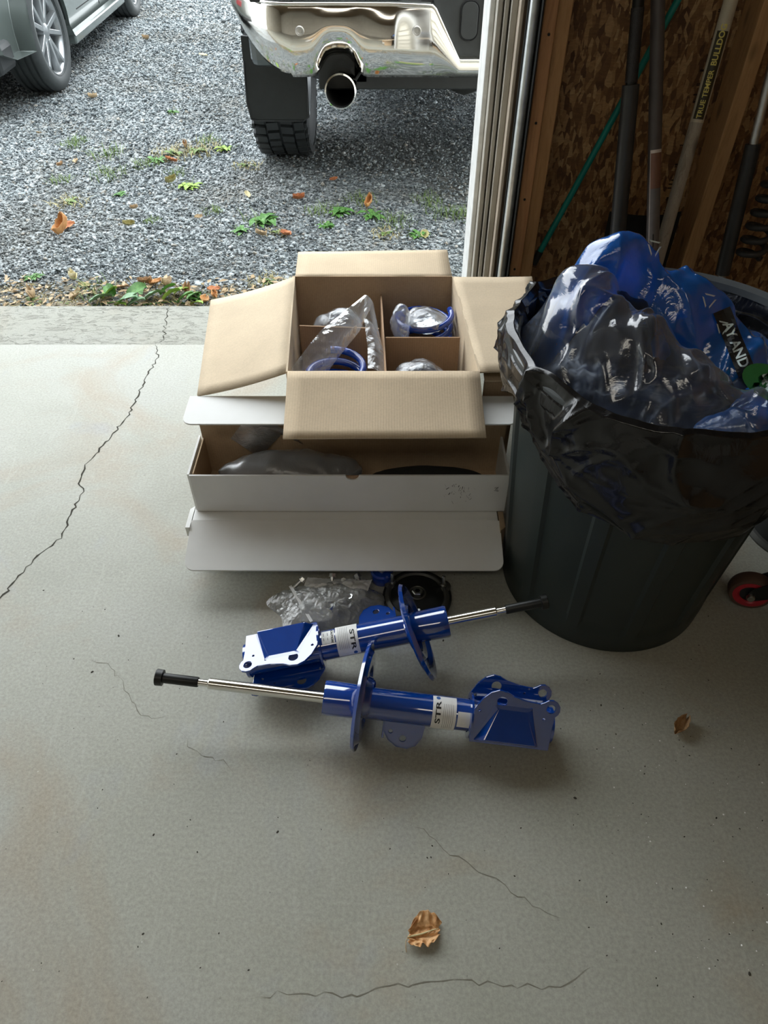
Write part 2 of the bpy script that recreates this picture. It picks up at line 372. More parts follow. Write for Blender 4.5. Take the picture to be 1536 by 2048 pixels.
def rectpoly(w, h, r=0, n=5):
    if r <= 0: return [(-w/2, -h/2), (w/2, -h/2), (w/2, h/2), (-w/2, h/2)]
    p = []
    for cx, cy, a in ((w/2-r, -h/2+r, -pi/2), (w/2-r, h/2-r, 0), (-w/2+r, h/2-r, pi/2), (-w/2+r, -h/2+r, pi)):
        for i in range(n + 1): p.append((cx + r*cos(a + pi/2*i/n), cy + r*sin(a + pi/2*i/n)))
    return p
def fold(p):                                         # crease pattern of crumpled film
    q = p + Vector((noise.noise(p * 1.3), noise.noise(p * 1.3 + Vector((5, 1, 2))), 0)) * .35
    a = noise.voronoi(q)[0]; b = noise.voronoi(q * 2.3 + Vector((3, 7, 1)))[0]
    return (a[1] - a[0]) * .6 + (b[1] - b[0]) * .25 + noise.noise(p * .8) * .4
def frame(x, r):                                     # matrix axes: X along x, Z near r
    x = Vector(x).normalized(); r = Vector(r); r = (r - x * r.dot(x)).normalized(); y = r.cross(x)
    return Matrix(((x.x, y.x, r.x, 0), (x.y, y.y, r.y, 0), (x.z, y.z, r.z, 0), (0, 0, 0, 1)))
RX = lambda a: Matrix.Rotation(a, 4, 'X'); RY = lambda a: Matrix.Rotation(a, 4, 'Y'); RZ = lambda a: Matrix.Rotation(a, 4, 'Z')
T = lambda x, y, z: Matrix.Translation((x, y, z))

# ---------------------------------------------------------------- garage shell
floor = struct('floor', MB().box(-6.7, 2.0, -4.0, 2.075, -.12, 0), M['floor'])
struct('trim_1', MB().box(-6.7, 1.0, 2.079, 2.357, -.12, -.006), M['apron'], label='rough spalled concrete sill of the garage door', bevel=.006)
def crackstrip(pts, wd, mat, name, seed, jag=.006):
    rnd = random.Random(seed); P = []
    for a, b in zip(pts[:-1], pts[1:]):
        n = max(2, int((Vector(b) - Vector(a)).length / .012))
        for i in range(n):
            p = Vector(a).lerp(Vector(b), i / n); P.append((p.x + rnd.uniform(-jag, jag), p.y + rnd.uniform(-jag, jag)))
    vs = []; n = len(P)
    for i, (x, y) in enumerate(P):
        d = Vector((P[min(i+1, n-1)][0] - P[max(i-1, 0)][0], P[min(i+1, n-1)][1] - P[max(i-1, 0)][1])).normalized()
        ww = wd * rnd.uniform(.25, 1.2) * min(1, i / 3 + .2, (n - 1 - i) / 3 + .2)
        z = .0006
        vs += [(x - d.y * ww, y + d.x * ww, z), (x + d.y * ww, y - d.x * ww, z)]
    return obj(name, MB().add(vs, [(2*i, 2*i+1, 2*i+3, 2*i+2) for i in range(n - 1)]), mat, floor)
crackstrip([(-.772, 2.072), (-.748, 2.0), (-.758, 1.864), (-.761, 1.782), (-.761, 1.68), (-.791, 1.561), (-.819, 1.462), (-.817, 1.39), (-.795, 1.341), (-.798, 1.248), (-.794, 1.178), (-.826, 1.128), (-.851, 1.065), (-.872, .983), (-.91, .9)], .0022, M['crack'], 'crack', 1, .005)
crackstrip([(.046, .492), (.088, .458), (.113, .434), (.162, .41), (.201, .386), (.26, .342), (.305, .327)], .0006, M['crack_light'], 'crack', 2, .004)
crackstrip([(-.2, .228), (-.157, .237), (-.051, .234), (.07, .253), (.251, .243), (.33, .27)], .0007, M['crack_light'], 'crack', 3, .004)
crackstrip([(-.62, .83), (-.56, .80), (-.52, .74), (-.47, .69), (-.42, .69)], .0006, M['crack_light'], 'crack', 4, .006)
crackstrip([(-.40, .66), (-.36, .62), (-.30, .60), (-.27, .57)], .0005, M['crack_light'], 'crack', 5, .005)
c2 = crackstrip([(-.79, 2.353), (-.779, 2.241), (-.76, 2.13), (-.772, 2.08)], .0022, M['crack'], 'crack', 6, .008); c2.location.z = -.006
mb = MB(); rnd = random.Random(5)
for i in range(230):
    x = rnd.uniform(-.9, .75); y = rnd.uniform(.22, 1.1)
    if i > 150: x = rnd.uniform(.3, .72); y = rnd.uniform(.25, .8)
    r = rnd.uniform(.0004, .0015) * (1 if rnd.random() < .9 else 1.8)
    mb.lathe([(r, 0), (r * .9, r * .5), (0, r * .8)], 6, T(x, y, 0) @ RZ(rnd.random() * 6) @ Matrix.Diagonal((1.3, .8, .7, 1)))
g = obj('grit', mb, M['crack'], floor); g['kind'] = 'stuff'
mb = MB()
for i in range(60):
    x = rnd.uniform(.4, .75); y = rnd.uniform(.25, .75); r = rnd.uniform(.0005, .0018)
    mb.lathe([(r, 0), (r * .8, r * .4), (0, r * .6)], 6, T(x, y, 0))
g = obj('pale_grit', mb, M['label'], floor); g['kind'] = 'stuff'

# walls, ceiling
WY = 2.09
wr = struct('wall_front', MB().box(.44, 1.95, WY, WY + .012, 0, 2.9), M['osb'])
struct('wall_right', MB().box(1.95, 2.05, -4.0, 2.2, 0, 2.9), M['osb'])
struct('wall_back', MB().box(-6.8, 2.05, -4.1, -4.0, 0, 2.9), M['drywall'])
struct('wall_left', MB().box(-6.8, -6.7, -4.0, 2.2, 0, 2.9), M['drywall'])
struct('ceiling', MB().box(-6.8, 2.05, -4.1, 2.2, 2.9, 3.0), plain('dark_rafters_board', (.20, .15, .09), .85, vs=3))
mb = MB().box(-6.8, .27, 2.05, 2.2, 2.66, 2.95); struct('wall_header', mb, M['siding'])
struct('shade_overhang', MB().box(-6.9, 2.2, 2.2, 2.48, 2.90, 2.94).box(-6.9, 2.2, 2.48, 2.51, 2.86, 3.04), M['vinyl'], label='unseen roof overhang added above the door for shade')  # overhang added out of view to shade the sill and near gravel
fx = thing('fill_light_fixture', 'long added fill light, unseen, on the ceiling behind the viewer', 'added lamp', (-.6, -1.0, 2.83))  # fixture added to go with the fill lamp, out of view
obj('housing', MB().box(-1.22, 1.22, -.27, .27, .0, .06), M['vinyl'], fx, bevel=.01, inv=False)
mb = MB().box(.33, 2.05, WY + .014, 2.2, -.1, 3.2)
for k in range(19): mb.prism([(2.2, -.05 + k * .17), (2.225, -.05 + k * .17), (2.2, .11 + k * .17)], .345, 2.05, Matrix(((0, 0, 1, 0), (1, 0, 0, 0), (0, 1, 0, 0), (0, 0, 0, 1))))
struct('wall_outside', mb, M['siding'])
# framing
def board(x0, x1, y0, y1, z0, z1, mat, name='stud', bev=.003): return obj(name, MB().box(x0, x1, y0, y1, z0, z1), mat, wr, bevel=bev)
board(.372, .404, 1.965, WY, .04, 2.5, M['stud_red']); board(.406, .442, 1.985, WY, .04, 2.5, M['stud'])
board(.884, .924, 1.985, WY - .001, .04, 2.5, M['stud']); board(1.33, 1.37, 1.985, WY - .001, .04, 2.5, M['stud']); board(1.75, 1.79, 1.985, WY - .001, .04, 2.5, M['stud'])
board(.372, 1.95, 1.975, WY - .001, 0, .038, M['stud'], 'bottom_plate'); board(.442, 1.95, 1.985, WY - .001, 2.3, 2.34, M['stud'], 'top_plate')
# nails in the reddish stud, metal foot bracket
for z in (.32, .52, .71, .9): obj('nail_head', MB().lathe([(.0035, 0), (.003, .0015), (0, .002)], 10, T(.386 + .004 * sin(z * 30), 1.9635, z) @ RX(pi / 2)), M['dark_metal'], wr)
mb = MB().box(.371, .405, 1.958, 1.965, .16, .30)
obj('bracket', mb, M['galv'], wr, bevel=.001)
# door jamb: white outside corner, vinyl trim steps, seal, galvanised door track
j = struct('trim_2', MB().box(.262, .276, 2.10, 2.235, -.05, 2.62), M['vinyl'], label='white vinyl corner of the door opening', bevel=.003)
mb = MB()
for x0, x1, y0 in ((.276, .288, 2.06), (.288, .292, 2.075), (.292, .302, 2.05), (.302, .306, 2.07), (.306, .322, 2.035)):
    mb.box(x0, x1, y0, 2.2, -.02, 2.62)
struct('trim_3', mb, M['beige'], label='stepped beige vinyl door trim', bevel=.002)
struct('trim_4', MB().box(.322, .331, 2.0, 2.12, 0, 2.2).box(.331, .374, 2.045, 2.12, 0, 2.5), M['beige2'], label='tan edge board behind the door track', bevel=.002)
tk = thing('door_track', 'galvanised steel door track running up beside the white jamb', 'door track', (.348, 1.955, .0))
mb = MB().tube([(.347, 1.955, .06), (.347, 1.955, 2.3)], .0115, 20)
obj('rail', mb, M['galv'], tk, smooth=True)
mb = MB().box(.3595, .3635, 1.925, 2.0, .05, 2.3).box(.335, .3635, 1.978, 1.984, .05, 2.3)
obj('flange', mb, M['dark_metal'], tk, bevel=.001)
mb = MB().box(.325, .375, 1.925, 2.03, .038, .06).box(.334, .36, 1.925, 1.94, .05, .09)
obj('foot_bracket', mb, M['dark_metal'], tk, bevel=.002)

# stencilled marks on the board
mb = MB(); rnd = random.Random(11)
for k in range(34):
    z = .42 + k * .018
    x = .862 - .03 + rnd.uniform(-.012, .004)
    for q in range(rnd.randint(2, 4)):
        zz = z + rnd.uniform(-.006, .006); ll = rnd.uniform(.012, .04); 
        mb.box(x, x + ll * .8, WY - .0012, WY - .0006, zz, zz + .0022)
    if rnd.random() < .6: mb.box(x + .01, x + .013, WY - .0012, WY - .0006, z, z + .014)
o = obj('stencil_print', mb, M['stencil'], wr, label='faded black stencilled print'); 

# ---------------------------------------------------------------- gravel drive
gz = -.035
ground = struct('ground', MB().grid(lambda u, v: ((u - .5) * 60, 2.345 + v * v * 45, gz + .006 * noise.noise(Vector((u * 300, v * 120, 0)))), 80, 80), M['ground'], label='gravel driveway outside the garage', smooth=True)
def stones(xa, ya, za, s, rng, name, parent):
    base = np.array([(1,0,0),(-1,0,0),(0,1,0),(0,-1,0),(0,0,1),(0,0,-1),(.6,.6,.5),(-.6,-.6,.5)], float)
    faces = np.array([(0,6,4),(6,2,4),(2,1,4),(1,7,4),(7,3,4),(3,0,4),(0,2,6),(1,3,7),(2,0,5),(1,2,5),(3,1,5),(0,3,5)])
    n = len(xa); V = base[None] + rng.uniform(-.28, .28, (n, 8, 3))
    sc = s[:, None] * np.stack([rng.uniform(.7, 1.35, n), rng.uniform(.55, 1.0, n), rng.uniform(.35, .8, n)], 1); V = V * sc[:, None, :]
    a = rng.uniform(0, 2 * pi, n); tl = rng.normal(0, .45, n)
    ca, sa, ct, st = np.cos(a), np.sin(a), np.cos(tl), np.sin(tl)
    y = V[..., 1] * ct[:, None] - V[..., 2] * st[:, None]; z = V[..., 1] * st[:, None] + V[..., 2] * ct[:, None]; x = V[..., 0]
    X = x * ca[:, None] - y * sa[:, None] + xa[:, None]; Yv = x * sa[:, None] + y * ca[:, None] + ya[:, None]; Zv = z + za[:, None]
    co = np.stack([X, Yv, Zv], -1).reshape(-1, 3); F = (faces[None] + (np.arange(n) * 8)[:, None, None]).reshape(-1)
    me = bpy.data.meshes.new(name); me.vertices.add(len(co)); me.vertices.foreach_set('co', co.astype(np.float32).ravel())
    me.loops.add(len(F)); me.loops.foreach_set('vertex_index', F.astype(np.int32)); nf = len(F) // 3
    me.polygons.add(nf); me.polygons.foreach_set('loop_start', np.arange(nf, dtype=np.int32) * 3); me.update(calc_edges=True); me.validate()
    me.materials.append(M['gravel'])
    o = bpy.data.objects.new(name, me); C.objects.link(o); o.parent = parent; o['kind'] = 'stuff'; return o
rng = np.random.default_rng(3)
n = 115000; ya = 2.35 + rng.random(n) ** 1.5 * 6.6; xa = (-.62 * ya - .35) + rng.random(n) * (.62 * ya + .35 + .55 + .05 * ya)
sz = rng.uniform(.0032, .0076, n) * (1 + .12 * (ya - 2.3)) * np.where(rng.random(n) < .06, 1.7, 1)
keep = ~((ya < 2.62) & (rng.random(n) < .45))
stones(xa[keep], ya[keep], gz + sz[keep] * .35 + rng.uniform(0, .006, keep.sum()), sz[keep], rng, 'gravel_stones', ground)
n = 9000; ya = 8.6 + rng.random(n) * 4; xa = rng.uniform(-6, 2.5, n); sz = rng.uniform(.012, .024, n)
stones(xa, ya, gz + sz * .2, sz, rng, 'far_gravel_stones', ground)
# soil strip along the sill
struct('trim_5', MB().grid(lambda u, v: (-6.5 + u * 7.3, 2.357 + v * .24, gz + .010 * (1 - v) + .007 * noise.noise(Vector((u * 60, v * 5, 2)))), 260, 8), plain('soil', (.16, .14, .10), .95, var=.4, vs=60, bmp=.6), label='brown soil and litter strip along the sill')

# ---------------------------------------------------------------- leaves and weeds
def leaf_mesh(L, W, curl, seed, nu=10, nv=6, crink=.08):
    rnd = Vector((seed * 3.7, seed * 1.3, seed))
    def f(u, v):
        x = (u - .5) * L; ww = W * .5 * (sin(pi * min(1, u * .92 + .04)) ** .7) * (1 + .18 * noise.noise(Vector((u * 9, v * 3, seed))))
        s = (v - .5) * 2; y = s * ww
        z = L * curl * (s * s * .55 + (u - .5) ** 2 * .9) + L * crink * noise.noise(Vector((u * 6, s * 3, 0)) + rnd) - L * .03 * (1 - abs(s))
        return (x, y * (1 - curl * .35 * s * s), z + L * .05)
    return MB().grid(f, nu, nv)
leafdata = []
for i in range(4):
    mb = leaf_mesh(.06, .038, (.55, .3, .8, .15)[i], i + 1); leafdata.append(mb)
LW = {0: 'tan', 1: 'brown', 2: 'rust red', 3: 'orange', 4: 'olive brown', 5: 'pale yellow'}
leaves = [(-1.706, 3.892, 1, 'small curled brown leaf on gravel, left of the grass patch'), (-1.64, 3.946, 0, 'tan leaf on gravel just right of a curled brown leaf'),
 (-1.397, 3.042, 3, 'long curled orange leaf standing on the gravel at left'), (-1.42, 3.10, 2, 'rust leaf tucked behind the long orange leaf'), (-1.145, 3.124, 4, 'folded olive leaf lying alone on the mid gravel'),
 (-.849, 3.208, 0, 'small tan leaf on gravel left of the front weed clump'), (-1.071, 3.651, 4, 'olive leaf touching the green broadleaf weed'), (-.664, 3.483, 5, 'pale yellow leaf on gravel before the pickup tyre'),
 (-.409, 3.432, 2, 'rust red leaf on gravel before the pickup tyre'), (-.254, 3.686, 2, 'small rust leaf in the shade behind the pickup'), (-.065, 3.326, 3, 'thin upright orange leaf in the shaded weeds'),
 (.178, 3.016, 4, 'curled olive leaf near the door jamb'), (-.54, 3.016, 0, 'crumpled tan leaf inside the front weed clump'), (-.43, 3.02, 2, 'rust leaf at the right edge of the front weed clump'),
 (-1.232, 2.598, 5, 'pale leaf at the left of the sill litter'), (-1.167, 2.547, 4, 'olive leaf in the sill litter above the grass tuft'), (-.93, 2.564, 1, 'brown leaf in the litter above the big green leaves'),
 (-.892, 2.568, 3, 'bright orange leaf in the litter above the big green leaves'), (-.845, 2.547, 0, 'tan leaf in the litter right of the bright orange leaf'), (-.658, 2.514, 2, 'upper rust leaf beside the cardboard flap'),
 (-.639, 2.457, 3, 'lower orange leaf beside the cardboard flap'), (-1.171, 2.465, 0, 'pale brown leaf at the left foot of the grass tuft'), (-2.0, 6.952, 0, 'far tan leaf by the grey car shadow'),
 (-1.414, 6.371, 5, 'far pale yellow leaf alone on the gravel'), (-1.914, 5.176, 0, 'tan leaf on gravel right of the grey car tyre'), (-1.141, 3.97, 2, 'rust leaf in the dry grass patch'),
 (-1.106, 4.192, 1, 'brown leaf at the top of the dry grass patch'), (-2.012, 4.435, 0, 'faint tan leaf on gravel below the grey car tyre'), (-1.165, 3.314, 0, 'little tan leaf above the folded olive leaf'), (-.68, 2.426, 3, 'orange leaf at the foot of the cardboard flap'),
 (-1.33, 2.46, 0, 'tan leaf at the far left end of the sill litter'), (-1.02, 2.53, 1, 'brown leaf behind the grass tuft by the sill'), (-.76, 2.5, 1, 'brown leaf behind the rightmost big green leaf')]
rnd = random.Random(21); cache = {}
for i, (x, y, k, lab) in enumerate(leaves):
    v = i % 4; key = (v, k)
    if key not in cache:
        o = obj('dried_leaf', leafdata[v], LEAF[k], smooth='full', solid=.0006); cache[key] = o
        st = obj('stem', MB().tube([(-.026, 0, .004), (-.034, .001, .003), (-.042, .004, .004)], .0007, 5), LEAF[1], o)
    else:
        s = cache[key]; o = s.copy(); C.objects.link(o)
        for ch in [c for c in s.children]: d = ch.copy(); C.objects.link(d); d.parent = o
    sc = rnd.uniform(.8, 1.15)
    if 'small' in lab or 'little' in lab: sc = .7
    if 'long' in lab: sc = 1.5
    o.matrix_basis = T(x, y, gz + .012) @ RZ(rnd.uniform(0, 6.28)) @ RX(rnd.uniform(-.4, .4)) @ RY(rnd.uniform(-.3, .3)) @ Matrix.Scale(sc, 4)
    if 'upright' in lab or 'standing' in lab: o.matrix_basis = T(x, y, gz + .03) @ RZ(1.1) @ RY(-.6) @ Matrix.Scale(sc, 4)
    tag(o, lab, 'leaf', 'dry leaves on the drive')
mb = MB(); rnd = random.Random(77)
for i in range(520):
    x = rnd.uniform(-1.6, -.2) if i < 430 else rnd.uniform(-1.6, .35); y = 2.362 + rnd.random() ** 1.6 * .26; L = rnd.uniform(.006, .022); a = rnd.uniform(0, 6.28); z = gz + rnd.uniform(.004, .018)
    mb.add([(-L, 0, 0), (0, -L * .4, L * rnd.uniform(-.2, .4)), (L, 0, L * rnd.uniform(0, .3)), (0, L * .4, L * rnd.uniform(-.2, .4))], [(0, 1, 2), (0, 2, 3)], T(x, y, z) @ RZ(a))
lt = obj('leaf_litter', mb, LEAF[0], bpy.data.objects['trim_5']); lt['kind'] = 'stuff'
mb = MB()
for i in range(500):
    x = rnd.uniform(-1.6, .2); y = 2.362 + rnd.random() ** 1.4 * .2; h = rnd.uniform(.008, .035); a = rnd.uniform(0, 6.28); l = h * rnd.uniform(.3, 1.4)
    mb.add([(-.001, 0, 0), (.001, 0, 0), (.0008, l * .5, h * .7), (0, l, h)], [(0, 1, 2, 3)], T(x, y, gz + .004) @ RZ(a))
lt = obj('short_grass', mb, M['drygrass'], bpy.data.objects['trim_5']); lt['kind'] = 'stuff'
# crisp leaf in the foreground
ML = thing('fallen_leaf', 'crisp orange brown leaf lying alone on the bare garage floor', 'leaf', (.063, .317, 0))
def blade(u, v):
    # outline: broad crumpled leaf, midrib horizontal
    s = (v - .5) * 2; x = -.026 + u * .049
    up = .030 * (sin(pi * min(1, .12 + u * .80)) ** .8) * (1 + .10 * noise.noise(Vector((u * 8, 2, 1)))) + .004 * u
    dn = .019 * (sin(pi * min(1, .10 + u * .86)) ** .6) * (1 - .30 * exp(-((u - .45) / .07) ** 2)) * (1 + .12 * noise.noise(Vector((u * 9, 7, 1))))
    y = s * up if s > 0 else s * dn
    z = .004 + .007 * abs(s) ** 1.5 * (1 if s > 0 else 1.1) + .0035 * sin(u * 26 + s * 5) * abs(s) * (1 if s > 0 else .6) + .003 * noise.noise(Vector((u * 7, s * 4, 3)))
    z += .0035 * exp(-(s / .12) ** 2); z += .004 * (1 - u) * (s > .3)
    return (x + .006 * s * (s > 0) + .002 * sin(s * 9), y - .004, max(z, .001))
mlb = obj('blade', MB().grid(blade, 48, 36), M['main_leaf'], ML, smooth='full', solid=.0004, inv=False)
obj('midrib', MB().tube([(-.026, -.005, .007), (-.005, -.004, .0085), (.012, -.001, .009), (.023, .001, .008)], [.0016, .0013, .001, .0005], 8), LEAF[5], ML, smooth=True, inv=False)
obj('stem', MB().tube([(-.026, -.005, .006), (-.030, -.010, .005), (-.0315, -.018, .003), (-.031, -.024, .001)], .0008, 6), LEAF[0], ML, smooth=True, inv=False)
ML.rotation_euler.z = .12

def grass_mb(r, n, seed, tall=1.0, wide=.003, flat=.4):
    rnd = random.Random(seed); mb = MB()
    for i in range(n):
        a = rnd.uniform(0, 2 * pi); d = rnd.random() ** .7 * r; x0, y0 = d * cos(a), d * sin(a); h = rnd.uniform(.4, 1) * r * tall
        la = rnd.uniform(0, 2 * pi); le = h * rnd.uniform(.3, 1.2) * flat; wv = wide * rnd.uniform(.6, 1.3); nx, ny = -sin(la) * wv, cos(la) * wv
        vs = []
        for k in range(4):
            t = k / 3; q = (1 - t) ** .7; z = h * t * (1 - .35 * t * t); dx = le * t * t
            vs += [(x0 + cos(la) * dx + nx * q, y0 + sin(la) * dx + ny * q, z), (x0 + cos(la) * dx - nx * q, y0 + sin(la) * dx - ny * q, z)]
        mb.add(vs, [(0, 1, 3, 2), (2, 3, 5, 4), (4, 5, 7, 6)])
    return mb
def rosette_mb(r, n, seed):
    rnd = random.Random(seed); mb = MB()
    for i in range(n):
        a = rnd.uniform(0, 2 * pi); L = r * rnd.uniform(.5, 1.05); W = L * rnd.uniform(.28, .42); lift = rnd.uniform(.15, .75); x0, y0 = rnd.uniform(-.3, .3) * r, rnd.uniform(-.3, .3) * r; vs = []
        for k in range(6):
            t = k / 5; ww = W * .5 * (sin(pi * (.08 + .9 * t)) ** .7) * (1 + .25 * (k % 2)); dx = L * t; z = .006 + L * lift * t * (1.2 - t)
            for s in (-1, 0, 1):
                vs.append((x0 + cos(a) * dx - sin(a) * ww * s, y0 + sin(a) * dx + cos(a) * ww * s, z + abs(s) * ww * .35))
        mb.add(vs, [(k*3+q, k*3+q+1, k*3+q+4, k*3+q+3) for k in range(5) for q in (0, 1)])
    return mb
weeds = [(-1.759, 4.236, 'g', .06, 'thin pale grass tuft at the far left of the gravel'), (-1.515, 4.067, 'g', .08, 'spreading grass tuft in the middle left gravel'), (-1.745, 4.324, 'g', .05, 'small grass tuft behind the far left one'),
 (-1.262, 3.923, 'g', .06, 'grass tuft at the left end of the dry patch'), (-1.224, 3.986, 'b', .07, 'green weed inside the left of the dry patch'), (-1.154, 4.091, 'y', .11, 'left half of the yellowed grass patch'),
 (-1.03, 4.15, 'y', .12, 'right half of the yellowed grass patch'), (-.88, 4.167, 'b', .07, 'green weed at the right end of the yellowed patch'), (-1.414, 3.758, 'g', .08, 'flat grass tuft left of the broadleaf weed'),
 (-1.076, 3.794, 'g', .05, 'grass tuft behind the broadleaf weed'), (-.973, 3.603, 'b', .09, 'bright broadleaf weed in the middle of the gravel'), (-1.502, 3.4, 'y', .08, 'faint dry tuft on the left gravel'), (-1.645, 3.686, 'g', .05, 'faint green tuft on the left gravel'),
 (-1.286, 3.496, 'b', .04, 'tiny green weed left of the middle'), (-.807, 3.296, 'g', .045, 'short grass tuft left of the front weed clump'), (-1.324, 4.879, 'b', .055, 'far green weed in front of the two vehicles'), (-1.392, 2.632, 'b', .045, 'low green weed near the sill at far left'),
 (-.72, 3.908, 'y', .07, 'dry tuft at the foot of the pickup tyre'), (-.549, 3.18, 'b', .10, 'taller leafy weed of the front clump'), (-.635, 3.069, 'b', .055, 'low weed at the left of the front clump'), (-.48, 3.058, 'y', .05, 'yellowish weed at the right of the front clump'),
 (-.203, 3.267, 'b', .08, 'leafy weed at the left edge of the shade'), (-.263, 3.124, 'b', .05, 'small weed in front of the shaded leafy weed'), (-.053, 3.237, 'b', .075, 'leafy weed in the middle of the shade'), (.004, 3.042, 'y', .06, 'dry tuft above the cardboard box'),
 (.157, 3.016, 'b', .06, 'weed above the right end of the cardboard box'), (.281, 3.267, 'g', .08, 'grass tuft near the door jamb'), (.382, 3.237, 'g', .065, 'grass tuft touching the door jamb line'), (-.114, 3.419, 'g', .07, 'thin grass in the shade of the pickup'),
 (-.456, 2.589, 'y', .07, 'yellow green weed beside the box back flap'), (-1.107, 2.506, 'g', .07, 'upright grass tuft left of the big green leaves'), (-1.327, 2.426, 'y', .06, 'dry tuft against the sill at far left'), (-1.2, 2.4, 'y', .05, 'dry tuft against the sill left of the grass'),
 (-.70, 2.45, 'b', .055, 'low weed against the sill right of the big leaves'), (-.999, 4.3, 'g', .06, 'thin grass behind the yellowed patch'), (-1.058, 3.18, 'g', .035, 'sparse grass beside the folded olive leaf'), (.216, 3.42, 'g', .065, 'grass tuft behind the ones at the jamb'), (.05, 3.16, 'g', .08, 'long thin grass in the shaded weeds'), (-.30, 3.3, 'g', .06, 'thin grass left of the shaded leafy weed'),
 (-.59, 2.41, 'b', .05, 'low weed hidden behind the left box flap')]
for i, (x, y, k, r, lab) in enumerate(weeds):
    o = thing('weed_clump', lab, 'weed', (x, y, gz), 'weeds in the gravel')
    if k == 'g': obj('grass_blades', grass_mb(r * 1.25, int(38 + 500 * r), i, .75, .0022, .9), M['grass'], o, inv=False)
    elif k == 'y':
        obj('grass_blades', grass_mb(r * 1.2, int(50 + 800 * r), i, .4, .0028, 1.2), M['drygrass'], o, inv=False)
        obj('leaf_rosette', rosette_mb(r * .6, 10, i + 100), M['grass'], o, inv=False)
    else:
        obj('leaf_rosette', rosette_mb(r * .85, 20, i), M['lime'] if 'bright' in lab or 'yellow' in lab else M['gleaf'], o, inv=False, smooth='full')
        obj('grass_blades', grass_mb(r, 18, i + 50, .8, .002, .9), M['grass'], o, inv=False)
# the row of big leaves at the sill
bl = thing('creeping_plant', 'low plant with big round green leaves growing along the concrete sill', 'plant', (-.93, 2.42, gz))
def bigleaf(L, W, seed):
    def f(u, v):
        s = (v - .5) * 2; ww = W * .5 * sin(pi * (.06 + .9 * u)) ** .55
        return (u * L, s * ww, .12 * L * abs(s) + L * .25 * u * (1.1 - u) * 2 + .04 * L * noise.noise(Vector((u * 4, s * 2, seed))))
    return MB().grid(f, 8, 6)
rnd = random.Random(8)
for i, (x, y, L, a, mt) in enumerate([(-1.10, 2.40, .085, .5, 'gleaf_pale'), (-1.06, 2.43, .075, .9, 'lime'), (-1.02, 2.46, .06, 2.2, 'gleaf'), (-.97, 2.44, .09, .2, 'gleaf'), (-.99, 2.40, .08, -.1, 'gleaf_pale'), (-.95, 2.37, .07, .2, 'gleaf_pale'), (-.90, 2.42, .085, .5, 'gleaf_pale'),
                                      (-.85, 2.46, .07, .3, 'gleaf'), (-.83, 2.42, .075, .2, 'lime'), (-.80, 2.47, .06, .5, 'lime'), (-.77, 2.40, .07, .1, 'gleaf'), (-.74, 2.43, .06, .7, 'gleaf'), (-.92, 2.47, .06, 1.5, 'gleaf'), (-1.0, 2.38, .05, -.4, 'lime'), (-.72, 2.39, .05, -.3, 'lime')]):
    obj('leaf', bigleaf(L, L * .72, i), M[mt], bl, smooth='full', mx=T(x, y, gz + .015) @ RZ(a) @ RX(rnd.uniform(-.6, .2)) @ RY(rnd.uniform(-.5, 0)))
obj('runner', MB().tube([(-1.09, 2.40, gz + .008), (-1.0, 2.42, gz + .012), (-.9, 2.40, gz + .01), (-.8, 2.42, gz + .012), (-.7, 2.40, gz + .008)], .0022, 6), M['gleaf'], bl)

# ---------------------------------------------------------------- cardboard boxes
def slab(pts, th=.004):            # quad pts in 3D -> thin board, thickness to the back of its normal
    a, b, c, d = [Vector(p) for p in pts[:4]]; n = (b - a).cross(d - a).normalized() * th
    P = [Vector(p) for p in pts]; k = len(P); vs = [tuple(p) for p in P] + [tuple(p - n) for p in P]
    return MB().add(vs, [tuple(range(k)), tuple(range(2*k-1, k-1, -1))] + [(i, k + i, k + (i+1) % k, (i+1) % k) for i in range(k)])
zt = .40; FL, FR, BL, BR = Vector((-.211, 1.30, zt)), Vector((.207, 1.30, zt)), Vector((-.236, 1.752, zt)), Vector((.181, 1.752, zt))
dn = Vector((0, 0, -zt + .002))
bx = thing('cardboard_box', 'open brown cardboard box with four spread flaps and a cross divider', 'box', (-.01, 1.52, 0))
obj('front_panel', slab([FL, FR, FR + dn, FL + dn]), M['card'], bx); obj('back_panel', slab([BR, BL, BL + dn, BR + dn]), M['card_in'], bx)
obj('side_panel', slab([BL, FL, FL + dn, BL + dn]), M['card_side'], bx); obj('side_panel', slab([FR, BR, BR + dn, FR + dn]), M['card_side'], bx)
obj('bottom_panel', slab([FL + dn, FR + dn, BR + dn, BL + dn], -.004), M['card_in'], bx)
def flap(name, pts, mat, bow=0, nu=12, nv=8):     # pts: hinge a, hinge b, free b, free a ; bowed thin board
    a, b, c, d = [Vector(p) for p in pts]
    nrm = (b - a).cross(d - a).normalized()
    def f(u, v):
        p = a.lerp(b, u).lerp(d.lerp(c, u), v); return tuple(p + nrm * (bow * sin(pi * v * .9) + .0012 * noise.noise(Vector((u * 5, v * 4, bow * 99)))))
    return obj(name, MB().grid(f, nu, nv), mat, bx, solid=.004, smooth='full')
flap('flap', [FL + Vector((0, -.002, 0)), FR + Vector((.002, -.002, 0)), (.211, 1.128, .352), (-.208, 1.124, .352)], M['card'], .003)
flap('flap', [BR + Vector((0, .002, 0)), BL + Vector((0, .002, 0)), (-.244, 1.925, .390), (.180, 1.935, .392)], M['card'], .002)
flap('flap', [BL + Vector((-.002, 0, 0)), FL + Vector((-.002, 0, 0)), (-.420, 1.295, .343), (-.470, 1.745, .338)], M['card_side'], .006)
flap('flap', [FR + Vector((.002, 0, 0)), BR + Vector((.002, 0, 0)), (.392, 1.75, .402), (.360, 1.305, .408)], M['card_side'], .002)
